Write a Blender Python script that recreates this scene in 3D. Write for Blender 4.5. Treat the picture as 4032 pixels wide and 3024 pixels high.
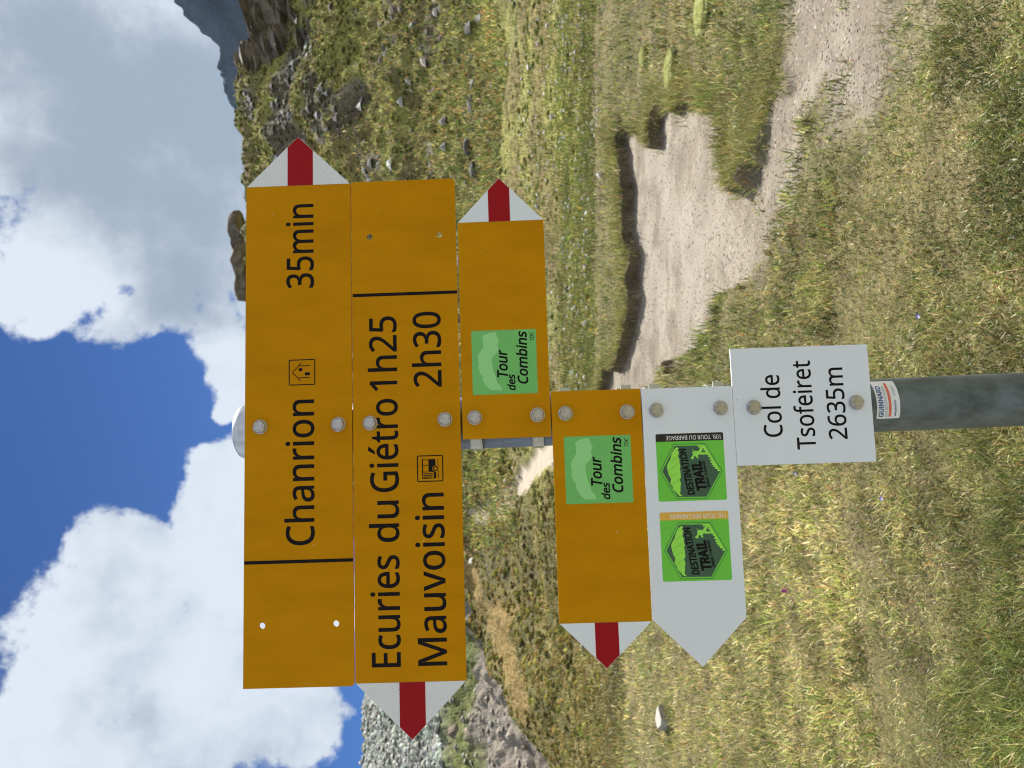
import bpy, bmesh, math, random
import numpy as np
from mathutils import Vector, Matrix
from mathutils.geometry import delaunay_2d_cdt

scene = bpy.context.scene
C = scene.collection
for o in list(bpy.data.objects):
    bpy.data.objects.remove(o)
rng = np.random.default_rng(11)
random.seed(4)

# surveyed layout of the place, metres; camera stands at (0, 0, 1.6), +Y looks up the valley
CAM = [[-0.031307, 0.022175, -0.999264], [0.993429, -0.109417, -0.033552], [-0.110081, -0.993749, -0.018604]]
TERR = [[0.74068, [[13.5, 0.371], [21.0, 0.47], [31.0, 1.502], [38.0, 3.002], [52.0, 8.532], [58.0, 10.017], [64.0, 13.055], [67.0, 15.035], [70.0, 16.767], [72.0, 17.977]]], [0.64912, [[13.5, 0.346], [21.0, 0.48], [31.0, 1.614], [38.0, 3.234], [52.0, 9.164], [58.0, 11.758], [64.0, 15.114], [67.0, 17.281], [70.0, 19.186], [72.0, 20.514]]], [0.57308, [[13.5, 0.332], [21.0, 0.494], [31.0, 1.706], [38.0, 3.416], [52.0, 9.64], [58.0, 13.227], [64.0, 16.834], [67.0, 19.148], [70.0, 21.189], [72.0, 22.61]]], [0.54904, [[13.5, 0.33], [21.0, 0.5], [31.0, 1.736], [38.0, 3.472], [52.0, 9.781], [58.0, 13.94], [64.0, 17.65], [67.0, 20.022], [70.0, 22.117], [72.0, 23.575]]], [0.5272, [[13.5, 0.328], [21.0, 0.506], [31.0, 1.762], [38.0, 3.522], [52.0, 9.906], [58.0, 14.552], [64.0, 18.351], [67.0, 20.773], [70.0, 22.914], [72.0, 24.404]]], [0.4976, [[13.5, 0.327], [21.0, 0.515], [31.0, 1.798], [38.0, 3.587], [52.0, 10.067], [58.0, 15.675], [64.0, 19.622], [67.0, 22.125], [70.0, 24.345], [72.0, 25.887]]], [0.46205, [[13.5, 0.326], [21.0, 0.527], [31.0, 1.841], [38.0, 3.664], [52.0, 10.252], [58.0, 16.036], [64.0, 20.055], [67.0, 22.602], [70.0, 24.861], [72.0, 26.43]]], [0.42405, [[13.5, 0.328], [21.0, 0.542], [31.0, 1.886], [38.0, 3.743], [52.0, 10.437], [58.0, 15.938], [64.0, 19.98], [67.0, 22.545], [70.0, 24.819], [72.0, 26.398]]], [0.38875, [[13.5, 0.331], [21.0, 0.556], [31.0, 1.928], [38.0, 3.813], [52.0, 10.598], [58.0, 16.073], [64.0, 20.157], [67.0, 22.748], [70.0, 25.045], [72.0, 26.641]]], [0.35428, [[13.5, 0.335], [21.0, 0.572], [31.0, 1.968], [38.0, 3.88], [52.0, 10.744], [58.0, 15.958], [64.0, 20.054], [67.0, 22.656], [70.0, 24.961], [72.0, 26.563]]], [0.30971, [[13.5, 0.343], [21.0, 0.594], [31.0, 2.019], [38.0, 3.961], [52.0, 10.917], [58.0, 15.947], [64.0, 20.067], [67.0, 22.687], [70.0, 25.007], [72.0, 26.62]]], [0.21307, [[13.5, 0.369], [21.0, 0.648], [31.0, 2.128], [38.0, 4.122], [52.0, 11.228], [58.0, 15.967], [64.0, 20.128], [67.0, 22.777], [70.0, 25.121], [72.0, 26.751]]], [0.11446, [[13.5, 0.407], [21.0, 0.713], [31.0, 2.234], [38.0, 4.262], [52.0, 11.452], [58.0, 14.402], [64.0, 18.413], [67.0, 20.988], [70.0, 23.258], [72.0, 24.839]]], [0.01576, [[13.5, 0.369], [21.0, 0.694], [31.67, 2.245], [38.67, 4.34], [52.0, 10.434], [58.0, 13.616], [64.0, 16.781], [67.0, 18.789], [70.0, 20.604], [72.0, 21.864]]], [-0.08115, [[13.5, 0.343], [21.0, 0.685], [32.33, 2.25], [39.33, 4.392], [52.0, 9.351], [58.0, 11.973], [64.0, 14.202], [67.0, 15.594], [70.0, 16.907], [72.0, 17.815]]], [-0.14391, [[13.5, 0.332], [21.0, 0.683], [32.78, 2.251], [39.78, 4.412], [52.0, 8.574], [58.0, 9.987], [64.0, 11.508], [67.0, 12.451], [70.0, 13.387], [72.0, 14.033]]], [-0.17457, [[13.5, 0.329], [21.0, 0.684], [33.0, 2.25], [40.0, 4.418], [52.0, 6.586], [58.0, 8.268], [64.0, 9.365], [67.0, 10.048], [70.0, 10.761], [72.0, 11.252]]], [-0.19511, [[13.0, 0.067], [21.7, 0.542], [28.95, 1.909], [36.2, 3.424], [42.0, 4.969], [49.0, 3.769], [52.0, 5.114], [68.0, 5.337], [84.0, 10.593], [150.0, 33.479]]], [-0.24356, [[13.0, 0.114], [20.2, 0.508], [26.2, 1.54], [32.2, 2.64], [37.0, 3.755], [44.0, 2.555], [52.0, 3.983], [68.0, 5.392], [84.0, 10.589], [150.0, 33.212]]], [-0.29146, [[13.0, 0.164], [19.0, 0.417], [24.0, 1.099], [29.0, 1.797], [33.0, 2.508], [40.0, 1.308], [52.0, 2.399], [68.0, 5.437], [84.0, 10.563], [150.0, 32.875]]], [-0.32887, [[13.0, 0.206], [18.1, 0.347], [22.35, 0.782], [26.6, 1.206], [30.0, 1.646], [37.0, 0.446], [52.0, 1.136], [68.0, 5.466], [84.0, 10.53], [150.0, 32.561]]], [-0.3524, [[13.0, 0.233], [17.5, 0.309], [21.25, 0.605], [25.0, 0.879], [28.0, 1.171], [35.0, -0.029], [52.0, 1.187], [68.0, 5.482], [84.0, 10.502], [150.0, 32.342]]], [-0.47026, [[13.0, 0.38], [16.6, 0.281], [19.6, 0.286], [22.6, 0.271], [25.0, 0.285], [32.0, -0.915], [52.0, 1.443], [68.0, 5.527], [84.0, 10.289], [150.0, 30.99]]], [-0.55712, [[13.0, 0.499], [16.3, 0.367], [19.05, 0.306], [21.8, 0.232], [24.0, 0.187], [31.0, -1.013], [52.0, 1.634], [68.0, 5.526], [84.0, 10.055], [150.0, 29.731]]]]
DIRT = np.array([[0.809, 12.804], [1.137, 12.683], [1.455, 12.727], [1.611, 11.842], [1.666, 11.096], [1.986, 10.863], [2.175, 10.799], [2.754, 10.724], [3.12, 10.599], [3.517, 10.636], [3.922, 10.622], [4.459, 10.826], [4.831, 10.967], [4.841, 10.689], [4.286, 9.592], [4.083, 9.211], [3.911, 8.747], [4.08, 8.66], [3.848, 7.966], [3.54, 7.318], [3.59, 7.102], [3.459, 6.825], [3.257, 6.691], [2.945, 6.251], [2.712, 5.889], [2.488, 5.802], [2.397, 5.966], [2.234, 5.926], [1.935, 5.836], [1.915, 5.363], [1.952, 5.189], [1.962, 4.925], [1.983, 4.715], [2.116, 4.597], [2.068, 4.305], [2.126, 4.192], [2.604, 4.54], [2.396, 4.068], [2.679, 4.349], [2.936, 4.37], [2.061, 3.095], [1.983, 3.188], [1.797, 3.075], [1.671, 3.12], [1.687, 3.411], [1.861, 4.013], [1.848, 4.151], [1.569, 4.209], [1.591, 4.455], [1.531, 4.602], [1.425, 4.742], [1.37, 5.046], [1.376, 5.58], [1.34, 5.862], [1.325, 6.455], [1.21, 6.85], [1.122, 7.16], [1.102, 7.816], [0.964, 8.071], [0.952, 8.736], [0.854, 8.864], [0.576, 9.296]])
ISLAND = np.array([[1.939, 5.642], [2.048, 5.135], [2.204, 4.917], [2.245, 4.579], [2.299, 4.371]])
TRAIL = np.array([[0.745, 20.987], [0.441, 24.496], [-0.033, 28.0], [-0.467, 29.996], [-1.087, 32.982], [-1.693, 35.96], [-2.564, 39.918]])
BAND = np.array([[-2.952, 43.901], [-4.118, 42.802], [-5.34, 41.659], [-6.582, 37.426], [-7.284, 32.186], [-7.817, 28.964]])
MOUNT = [[0.79504, 0.33248], [0.71141, 0.39642], [0.6522, 0.40273], [0.58797, 0.39464], [0.57264, 0.3842], [0.55699, 0.3711], [0.53536, 0.35216], [0.52397, 0.35346], [0.51429, 0.35807], [0.49562, 0.3541], [0.47167, 0.34923], [0.45415, 0.34488], [0.44189, 0.34301], [0.41478, 0.3346], [0.36795, 0.31657], [0.28752, 0.2856], [0.1878, 0.23618]]
CLOUDS = [[0.4431, 0.7654, 0.4668, 0.1848], [0.3753, 0.846, 0.3788, 0.1419], [0.4875, 0.8014, 0.3465, 0.1584], [0.2824, 0.8904, 0.357, 0.1089], [0.2935, 0.8136, 0.5019, 0.1089], [0.2269, 0.8183, 0.5281, 0.071], [0.1884, 0.8653, 0.4644, 0.0429], [0.2167, 0.8769, 0.4291, 0.0528], [0.1693, 0.9108, 0.3764, 0.0495], [0.1271, 0.926, 0.3556, 0.0363], [0.0901, 0.933, 0.3485, 0.0231], [0.1992, 0.8043, 0.5598, 0.0363], [-0.0052, 0.9313, 0.3642, 0.0495], [-0.0886, 0.9227, 0.3753, 0.0693], [-0.0871, 0.8806, 0.4658, 0.0627], [-0.1836, 0.8629, 0.4709, 0.1089], [-0.2145, 0.9103, 0.3541, 0.1419], [-0.277, 0.8132, 0.5118, 0.0792], [-0.2844, 0.9203, 0.2687, 0.0561], [-0.2902, 0.8656, 0.4081, 0.1089], [0.0223, 0.9315, 0.363, 0.0363], [-0.0346, 0.9223, 0.3849, 0.0429], [0.3448, 0.7725, 0.5332, 0.0891], [0.3408, 0.8194, 0.461, 0.0891], [-0.0773, 0.8908, 0.4478, 0.0495], [-0.0899, 0.9299, 0.3568, 0.0561], [-0.1855, 0.8697, 0.4575, 0.0858]]
GREY = [[0.4052, 0.8079, 0.4279, 0.1716], [0.2956, 0.8813, 0.3688, 0.1089], [0.2297, 0.8835, 0.4083, 0.066], [0.4992, 0.8281, 0.2552, 0.0033]]
ROCKS = {"A": [35.982, 57.7, 20.916, 6.17, 4.04], "B": [34.815, 61.878, 24.215, 3.05, 2.93], "C": [30.277, 50.639, 13.716, 5.26, 2.92], "D": [27.715, 55.461, 16.458, 3.89, 2.66], "F": [23.576, 37.151, 5.359, 2.03, 2.76], "G": [19.681, 38.232, 5.699, 2.13, 0.99], "H": [16.039, 32.23, 3.109, 3.21, 1.66], "I": [14.352, 34.103, 3.766, 1.47, 1.04], "J": [28.883, 62.664, 22.877, 2.73, 1.37], "K": [21.902, 74.862, 29.827, 8.88, 2.11], "L": [31.865, 55.504, 17.627, 4.44, 2.32], "a": [-23.103, 76.591, 8.795, 4.22, 2.9], "b": [-25.664, 71.536, 7.514, 3.14, 3.01], "c": [-18.052, 63.483, 4.857, 2.18, 2.29], "d": [-17.748, 55.218, 3.355, 1.53, 1.24]}
STONES = [[9.458, 19.921, 0.124], [4.638, 11.925, 0.088], [12.294, 22.491, 0.129], [11.309, 23.995, 0.116], [8.101, 13.067, 0.077], [14.993, 27.133, 0.136], [10.561, 26.159, 0.124], [7.974, 22.804, 0.121], [7.234, 22.497, 0.089], [6.059, 17.574, 0.093], [15.693, 29.936, 0.148], [11.968, 19.764, 0.101], [10.923, 20.956, 0.089], [7.22, 17.176, 0.053], [16.619, 25.81, 0.08], [15.109, 23.403, 0.055], [5.912, 12.751, 0.033], [9.574, 25.506, 0.097], [8.414, 15.581, 0.05], [11.656, 18.239, 0.063], [11.601, 28.776, 0.062], [8.076, 20.02, 0.05], [6.148, 15.312, 0.032], [11.489, 17.495, 0.059], [13.969, 23.343, 0.068], [9.121, 16.214, 0.04], [9.82, 18.72, 0.072], [15.633, 27.651, 0.108], [11.601, 22.791, 0.059], [13.175, 33.826, 0.074], [8.492, 15.52, 0.065], [10.113, 26.181, 0.082], [12.823, 28.957, 0.1], [9.909, 19.048, 0.049], [11.918, 19.052, 0.072], [10.832, 19.837, 0.076], [15.606, 28.64, 0.11], [11.698, 25.994, 0.086], [5.32, 14.48, 0.05], [9.665, 15.823, 0.06], [8.345, 15.527, 0.052], [9.301, 24.506, 0.065], [15.409, 23.384, 0.075], [8.159, 21.176, 0.082], [10.364, 27.87, 0.066], [9.472, 15.543, 0.048], [13.326, 32.462, 0.121], [5.619, 12.07, 0.03], [5.39, 11.636, 0.026], [5.617, 11.58, 0.033], [5.926, 11.687, 0.029], [5.404, 12.449, 0.044], [5.565, 11.812, 0.038], [5.555, 11.565, 0.04], [5.622, 12.214, 0.041], [5.511, 12.174, 0.04], [6.009, 11.914, 0.028], [5.781, 11.771, 0.026], [5.363, 11.671, 0.042], [5.677, 11.872, 0.033], [5.341, 12.001, 0.044], [3.424, 18.197, 0.045], [4.091, 14.342, 0.048], [3.166, 17.188, 0.048], [4.288, 18.505, 0.037], [4.649, 20.671, 0.056], [4.64, 14.097, 0.041], [3.618, 17.217, 0.053], [3.677, 16.924, 0.046], [4.503, 15.969, 0.046], [4.547, 15.479, 0.055]]
PATHSTONES = [[3.168, 11.718, 0.048], [2.949, 11.421, 0.03], [2.472, 11.049, 0.024], [2.295, 10.758, 0.027], [2.006, 10.593, 0.03], [1.758, 10.606, 0.033], [1.547, 10.629, 0.039], [1.347, 10.469, 0.036], [2.31, 11.508, 0.024], [1.257, 10.588, 0.027], [1.78, 7.689, 0.018], [2.865, 9.178, 0.018]]
LSTONES = [[-4.805, 41.724, 0.5], [-0.489, 32.996, 0.22], [-0.317, 30.998, 0.18], [0.106, 23.0, 0.12], [-4.151, 18.541, 0.14], [-3.796, 16.571, 0.1], [-4.2, 15.439, 0.07]]
BIGSTONE = [-3.084, 9.828, 0.442, 0.231]
FLOWERS = {"magenta": [-0.796, 4.857], "blue": [0.555, 3.049], "blue2": [-0.181, 3.506], "blue3": [-0.074, 4.555]}
YF = [[4.847, 14.025], [4.737, 13.78], [6.152, 18.391], [3.797, 13.512], [3.596, 13.29], [3.536, 13.583], [2.858, 13.05], [3.305, 15.29], [2.525, 12.831], [2.319, 13.013], [2.265, 12.651], [3.148, 18.592], [4.223, 11.329], [6.677, 21.018]]
MOSS = [[3.94, 7.401, 0.27, 0.5], [3.752, 6.083, 0.25, 0.55], [4.933, 8.903, 0.15, 0.4]]

for _ in range(2):          # the rim of the bare ground is worn round
    nx_ = np.roll(DIRT, -1, 0)
    DIRT = np.stack([.75 * DIRT + .25 * nx_, .25 * DIRT + .75 * nx_], 1).reshape(-1, 2)

# ------------------------------------------------------------------ camera
cam = bpy.data.cameras.new('camera')
cam.sensor_width = 36.0
cam.lens = 27.05
cam.clip_start = 0.02
cam.clip_end = 6000
cam.dof.use_dof = True
cam.dof.focus_distance = 0.91
cam.dof.aperture_fstop = 27.05 / 2.0
camo = bpy.data.objects.new('camera', cam)
C.objects.link(camo)
m = Matrix.Identity(4)
for c in range(3):
    for r in range(3):
        m[r][c] = CAM[c][r]
m[2][3] = 1.6
camo.matrix_world = m
scene.camera = camo

# ------------------------------------------------------------------ sun, sky, exposure
SUN_EL, SUN_AZ = math.radians(50), math.radians(34)
sun = bpy.data.lights.new('sun', 'SUN')
sun.energy = 4.7
sun.angle = math.radians(0.53)
sun.color = (1.0, 0.95, 0.87)
suno = bpy.data.objects.new('sun', sun)
C.objects.link(suno)
sdir = Vector((math.sin(SUN_AZ) * math.cos(SUN_EL), math.cos(SUN_AZ) * math.cos(SUN_EL), math.sin(SUN_EL)))
suno.rotation_euler = sdir.to_track_quat('Z', 'Y').to_euler()
suno.location = (5, 8, 12)
vs = scene.view_settings
vs.view_transform = 'Standard'
vs.look = 'None'
vs.exposure = 0.95
vs.gamma = 1.0
vs.use_curve_mapping = False
scene.cycles.filter_width = 1.1


def build_world():
    w = bpy.data.worlds.new('World')
    scene.world = w
    w.use_nodes = True
    nt = w.node_tree
    N, L = nt.nodes, nt.links
    N.clear()

    def nd(t, **k):
        n = N.new(t)
        for a, b in k.items():
            setattr(n, a, b)
        return n

    def mth(op, a, b=None, c=None, clamp=False):
        n = nd('ShaderNodeMath', operation=op, use_clamp=clamp)
        for i, v in enumerate((a, b, c)):
            if v is None:
                continue
            if isinstance(v, (int, float)):
                n.inputs[i].default_value = v
            else:
                L.new(v, n.inputs[i])
        return n.outputs[0]

    out = nd('ShaderNodeOutputWorld')
    bg = nd('ShaderNodeBackground')
    bg.inputs['Strength'].default_value = 0.1
    L.new(bg.outputs[0], out.inputs[0])
    sky = nd('ShaderNodeTexSky', sky_type='NISHITA')
    sky.sun_disc = False
    sky.sun_elevation = SUN_EL
    sky.sun_rotation = SUN_AZ
    sky.altitude = 2600
    sky.air_density = 1.0
    sky.dust_density = 0.25
    sky.ozone_density = 2.2
    tc = nd('ShaderNodeTexCoord')
    nrm = nd('ShaderNodeVectorMath', operation='NORMALIZE')
    L.new(tc.outputs['Generated'], nrm.inputs[0])
    d = nrm.outputs[0]

    def noise(scale, detail, rough=0.55, off=0.0, vec=None):
        n = nd('ShaderNodeTexNoise')
        n.inputs['Scale'].default_value = scale
        n.inputs['Detail'].default_value = detail
        n.inputs['Roughness'].default_value = rough
        mp = nd('ShaderNodeMapping')
        mp.inputs['Location'].default_value = (off, off * 0.7, -off)
        L.new(vec or d, mp.inputs[0])
        L.new(mp.outputs[0], n.inputs['Vector'])
        return n.outputs['Fac']

    # the direction is warped before the cloud shapes are read, so no outline stays round
    wn = nd('ShaderNodeTexNoise')
    wn.inputs['Scale'].default_value = 7.0
    wn.inputs['Detail'].default_value = 4.0
    L.new(d, wn.inputs['Vector'])
    ws = nd('ShaderNodeVectorMath', operation='MULTIPLY_ADD')
    L.new(wn.outputs['Color'], ws.inputs[0])
    ws.inputs[1].default_value = (0.10, 0.10, 0.10)
    ws.inputs[2].default_value = (-0.05, -0.05, -0.05)
    wd = nd('ShaderNodeVectorMath', operation='ADD')
    L.new(d, wd.inputs[0])
    L.new(ws.outputs[0], wd.inputs[1])
    wdn = nd('ShaderNodeVectorMath', operation='NORMALIZE')
    L.new(wd.outputs[0], wdn.inputs[0])

    def heap(blobs):
        acc = None
        for x, y, z, r in blobs:
            dp = nd('ShaderNodeVectorMath', operation='DOT_PRODUCT')
            L.new(wdn.outputs[0], dp.inputs[0])
            dp.inputs[1].default_value = (x, y, z)
            cr = math.cos(r)
            v = mth('MULTIPLY_ADD', dp.outputs['Value'], 1.0 / (1 - cr), -cr / (1 - cr))
            v = mth('MAXIMUM', v, -2.0)
            acc = v if acc is None else mth('SMOOTH_MAX', acc, v, 0.35)
        return acc

    core = mth('MULTIPLY', heap(CLOUDS), 1.45)
    # cloud field over the rest of the sky, thickened to brighten the shade
    sx = nd('ShaderNodeSeparateXYZ')
    L.new(d, sx.inputs[0])
    low = noise(3.2, 5, 0.5, 3.1)
    field = mth('MULTIPLY_ADD', low, 5.0, -1.75)
    inview = nd('ShaderNodeVectorMath', operation='DOT_PRODUCT')
    L.new(d, inview.inputs[0])
    inview.inputs[1].default_value = (0.02, 0.92, 0.39)
    iv = nd('ShaderNodeMapRange', interpolation_type='SMOOTHSTEP')
    iv.inputs['From Min'].default_value = 0.80
    iv.inputs['From Max'].default_value = 0.93
    L.new(inview.outputs['Value'], iv.inputs['Value'])
    field = mth('MULTIPLY_ADD', iv.outputs[0], -4.0, field)
    field = mth('MINIMUM', field, 1.0)
    mass = mth('SMOOTH_MAX', core, field, 0.2)
    mass = mth('MAXIMUM', mass, -1.6)
    fine = noise(9.0, 9, 0.62, 7.7)
    puff = noise(26.0, 6, 0.6, 1.3)
    dens = mth('MULTIPLY_ADD', mth('ADD', fine, -0.5), 4.0, mass)
    dens = mth('MULTIPLY_ADD', mth('ADD', puff, -0.5), 1.2, dens)
    dens = mth('MULTIPLY_ADD', mth('ADD', noise(70.0, 6, 0.65, 4.4), -0.5), 1.0, dens)
    al = nd('ShaderNodeMapRange', interpolation_type='SMOOTHSTEP')
    al.inputs['From Min'].default_value = -0.15
    al.inputs['From Max'].default_value = 0.55
    L.new(dens, al.inputs['Value'])
    # thick parts of the clouds are grey below, thin rims white
    g = heap(GREY)
    thick = mth('MULTIPLY_ADD', mth('ADD', noise(5.0, 7, 0.6, 12.4), -0.5), 3.0, mth('MULTIPLY_ADD', mth('MAXIMUM', g, -0.55), 0.75, 0.38))
    thick = mth('MULTIPLY_ADD', mth('ADD', fine, -0.5), -1.5, thick)
    thick = mth('MULTIPLY_ADD', mth('ADD', puff, -0.5), -0.8, thick)
    gr = nd('ShaderNodeMapRange', interpolation_type='SMOOTHSTEP')
    gr.inputs['From Min'].default_value = -0.25
    gr.inputs['From Max'].default_value = 1.25
    L.new(thick, gr.inputs['Value'])
    cc = nd('ShaderNodeMix', data_type='RGBA')
    L.new(gr.outputs[0], cc.inputs['Factor'])
    cc.inputs['A'].default_value = (3.95, 4.25, 4.65, 1)
    cc.inputs['B'].default_value = (1.85, 2.2, 2.65, 1)
    mx = nd('ShaderNodeMix', data_type='RGBA')
    L.new(al.outputs[0], mx.inputs['Factor'])
    tint = nd('ShaderNodeMix', data_type='RGBA', blend_type='MULTIPLY')
    tint.inputs['Factor'].default_value = 1.0
    L.new(sky.outputs[0], tint.inputs['A'])
    tint.inputs['B'].default_value = (SKYGAIN[0], SKYGAIN[1], SKYGAIN[2], 1)
    L.new(tint.outputs['Result'], mx.inputs['A'])
    L.new(cc.outputs['Result'], mx.inputs['B'])
    L.new(mx.outputs['Result'], bg.inputs['Color'])


SKYGAIN = (0.125, 0.25, 0.45)
build_world()

# ------------------------------------------------------------------ helpers


def link(o, parent=None):
    C.objects.link(o)
    if parent is not None:
        o.parent = parent
    return o


def tag(o, label=None, cat=None, group=None, kind=None):
    for k, v in (('label', label), ('category', cat), ('group', group), ('kind', kind)):
        if v:
            o[k] = v
    return o


def empty(name, loc, label, cat, group=None):
    o = bpy.data.objects.new(name, None)
    o.empty_display_size = 0.05
    o.location = loc
    link(o)
    return tag(o, label, cat, group)


def np_mesh(name, V, faces, mats=(), fmat=None, col=None, smooth=False):
    """V (n,3); faces: list of int arrays (m,k)."""
    me = bpy.data.meshes.new(name)
    V = np.asarray(V, dtype=np.float32)
    loops = np.concatenate([f.ravel() for f in faces]).astype(np.int32)
    tot = np.concatenate([np.full(len(f), f.shape[1], np.int32) for f in faces])
    st = np.concatenate([[0], np.cumsum(tot)[:-1]]).astype(np.int32)
    me.vertices.add(len(V))
    me.vertices.foreach_set('co', V.ravel())
    me.loops.add(len(loops))
    me.loops.foreach_set('vertex_index', loops)
    me.polygons.add(len(tot))
    me.polygons.foreach_set('loop_start', st)
    me.polygons.foreach_set('loop_total', tot)
    me.polygons.foreach_set('use_smooth', np.full(len(tot), smooth, bool))
    if fmat is not None:
        me.polygons.foreach_set('material_index', np.asarray(fmat, np.int32))
    for mt in mats:
        me.materials.append(mt)
    if col is not None:
        a = me.attributes.new('col', 'FLOAT_COLOR', 'POINT')
        c4 = np.ones((len(V), 4), np.float32)
        c4[:, :3] = col
        a.data.foreach_set('color', c4.ravel())
    me.update(calc_edges=True)
    return me


def h2(ix, iy, seed):
    n = (ix.astype(np.int64) * 374761393 + iy.astype(np.int64) * 668265263 + seed * 982451653) & 0xFFFFFFFF
    n = ((n ^ (n >> 13)) * 1274126177) & 0xFFFFFFFF
    n = (n ^ (n >> 16)) & 0xFFFFFF
    return n / float(0xFFFFFF)


def vnoise(x, y, seed=0):
    x = np.asarray(x, float)
    y = np.asarray(y, float)
    ix, iy = np.floor(x).astype(np.int64), np.floor(y).astype(np.int64)
    fx, fy = x - ix, y - iy
    ux, uy = fx * fx * (3 - 2 * fx), fy * fy * (3 - 2 * fy)
    a, b = h2(ix, iy, seed), h2(ix + 1, iy, seed)
    c, d = h2(ix, iy + 1, seed), h2(ix + 1, iy + 1, seed)
    return (a * (1 - ux) + b * ux) * (1 - uy) + (c * (1 - ux) + d * ux) * uy


def fbm(x, y, octv=4, seed=0, gain=0.5):
    s, a, t = 0.0, 1.0, 0.0
    for k in range(octv):
        s = s + a * vnoise(np.asarray(x) * 2 ** k + 17.3 * k, np.asarray(y) * 2 ** k - 9.1 * k, seed + k)
        t += a
        a *= gain
    return s / t          # 0..1, mean 0.5


def sst(e0, e1, v):
    t = np.clip((v - e0) / (e1 - e0), 0, 1)
    return t * t * (3 - 2 * t)


def poly_sd(x, y, P, closed=True):
    """signed distance (positive inside) to polygon P; unsigned to an open polyline."""
    x = np.asarray(x, float).ravel()
    y = np.asarray(y, float).ravel()
    d2 = np.full(x.shape, 1e9)
    ins = np.zeros(x.shape, bool)
    n = len(P)
    for i in range(n if closed else n - 1):
        ax, ay = P[i]
        bx, by = P[(i + 1) % n]
        ex, ey = bx - ax, by - ay
        t = np.clip(((x - ax) * ex + (y - ay) * ey) / (ex * ex + ey * ey + 1e-12), 0, 1)
        d2 = np.minimum(d2, (x - ax - t * ex) ** 2 + (y - ay - t * ey) ** 2)
        if closed:
            cr = (ay > y) != (by > y)
            with np.errstate(divide='ignore', invalid='ignore'):
                xi = (bx - ax) * (y - ay) / (by - ay + 1e-15) + ax
            ins ^= cr & (x < xi)
    d = np.sqrt(d2)
    return np.where(ins, d, -d) if closed else d


# ------------------------------------------------------------------ materials
M = {}


def principled(name, base, rough=0.6, metal=0.0, spec=0.5):
    mt = bpy.data.materials.new(name)
    mt.use_nodes = True
    b = mt.node_tree.nodes['Principled BSDF']
    b.inputs['Base Color'].default_value = (*base, 1)
    b.inputs['Roughness'].default_value = rough
    b.inputs['Metallic'].default_value = metal
    b.inputs['Specular IOR Level'].default_value = spec
    M[name] = mt
    return mt, b, mt.node_tree


def vary(nt, b, base, dark, scale, lo=0.4, hi=0.7, detail=5, stretch=(1, 1, 1)):
    """noise between two colours of the same surface."""
    tc = nt.nodes.new('ShaderNodeTexCoord')
    mp = nt.nodes.new('ShaderNodeMapping')
    mp.inputs['Scale'].default_value = stretch
    nz = nt.nodes.new('ShaderNodeTexNoise')
    nz.inputs['Scale'].default_value = scale
    nz.inputs['Detail'].default_value = detail
    nz.inputs['Roughness'].default_value = 0.65
    mr = nt.nodes.new('ShaderNodeMapRange')
    mr.inputs['From Min'].default_value = lo
    mr.inputs['From Max'].default_value = hi
    mx = nt.nodes.new('ShaderNodeMix')
    mx.data_type = 'RGBA'
    mx.inputs['A'].default_value = (*base, 1)
    mx.inputs['B'].default_value = (*dark, 1)
    nt.links.new(tc.outputs['Object'], mp.inputs[0])
    nt.links.new(mp.outputs[0], nz.inputs['Vector'])
    nt.links.new(nz.outputs['Fac'], mr.inputs['Value'])
    nt.links.new(mr.outputs[0], mx.inputs['Factor'])
    nt.links.new(mx.outputs['Result'], b.inputs['Base Color'])
    return nz, mp, mx


def bump(nt, b, src, strength, dist):
    bp = nt.nodes.new('ShaderNodeBump')
    bp.inputs['Strength'].default_value = strength
    bp.inputs['Distance'].default_value = dist
    nt.links.new(src, bp.inputs['Height'])
    nt.links.new(bp.outputs[0], b.inputs['Normal'])


def simple(name, base, dark, scale, rough, metal=0.0, spec=0.5, lo=0.45, hi=0.75, bmp=0.0, bdist=0.001, stretch=(1, 1, 1)):
    mt, b, nt = principled(name, base, rough, metal, spec)
    nz, mp, mx = vary(nt, b, base, dark, scale, lo, hi, stretch=stretch)
    if bmp:
        bump(nt, b, nz.outputs['Fac'], bmp, bdist)
    return mt


def stained(name, base, stain, scale, lo, hi, big=(0, 1), rough=0.45, spec=0.12):
    """painted face with rust specks: fine noise gated by a broad one."""
    mt, b, nt = principled(name, base, rough, spec=spec)
    nz, mp, mx = vary(nt, b, base, stain, scale, lo, hi)
    n2 = nt.nodes.new('ShaderNodeTexNoise')
    n2.inputs['Scale'].default_value = 40
    n2.inputs['Detail'].default_value = 3
    nt.links.new(mp.outputs[0], n2.inputs['Vector'])
    r2 = nt.nodes.new('ShaderNodeMapRange')
    r2.inputs['From Min'].default_value = big[0]
    r2.inputs['From Max'].default_value = big[1]
    nt.links.new(n2.outputs['Fac'], r2.inputs['Value'])
    mu = nt.nodes.new('ShaderNodeMath')
    mu.operation = 'MULTIPLY'
    fac = mx.inputs['Factor'].links[0].from_socket
    nt.links.new(fac, mu.inputs[0])
    nt.links.new(r2.outputs[0], mu.inputs[1])
    nt.links.new(mu.outputs[0], mx.inputs['Factor'])
    return mt


simple('sign_yellow', (0.58, 0.255, 0.004), (0.49, 0.20, 0.003), 24, 0.5, spec=0.03, lo=0.42, hi=0.85, bmp=0.02, bdist=0.0004, stretch=(1, 1, .35))
simple('sign_white', (0.81, 0.845, 0.92), (0.76, 0.795, 0.87), 14, 0.45, spec=0.25, lo=0.35, hi=0.85)


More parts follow.
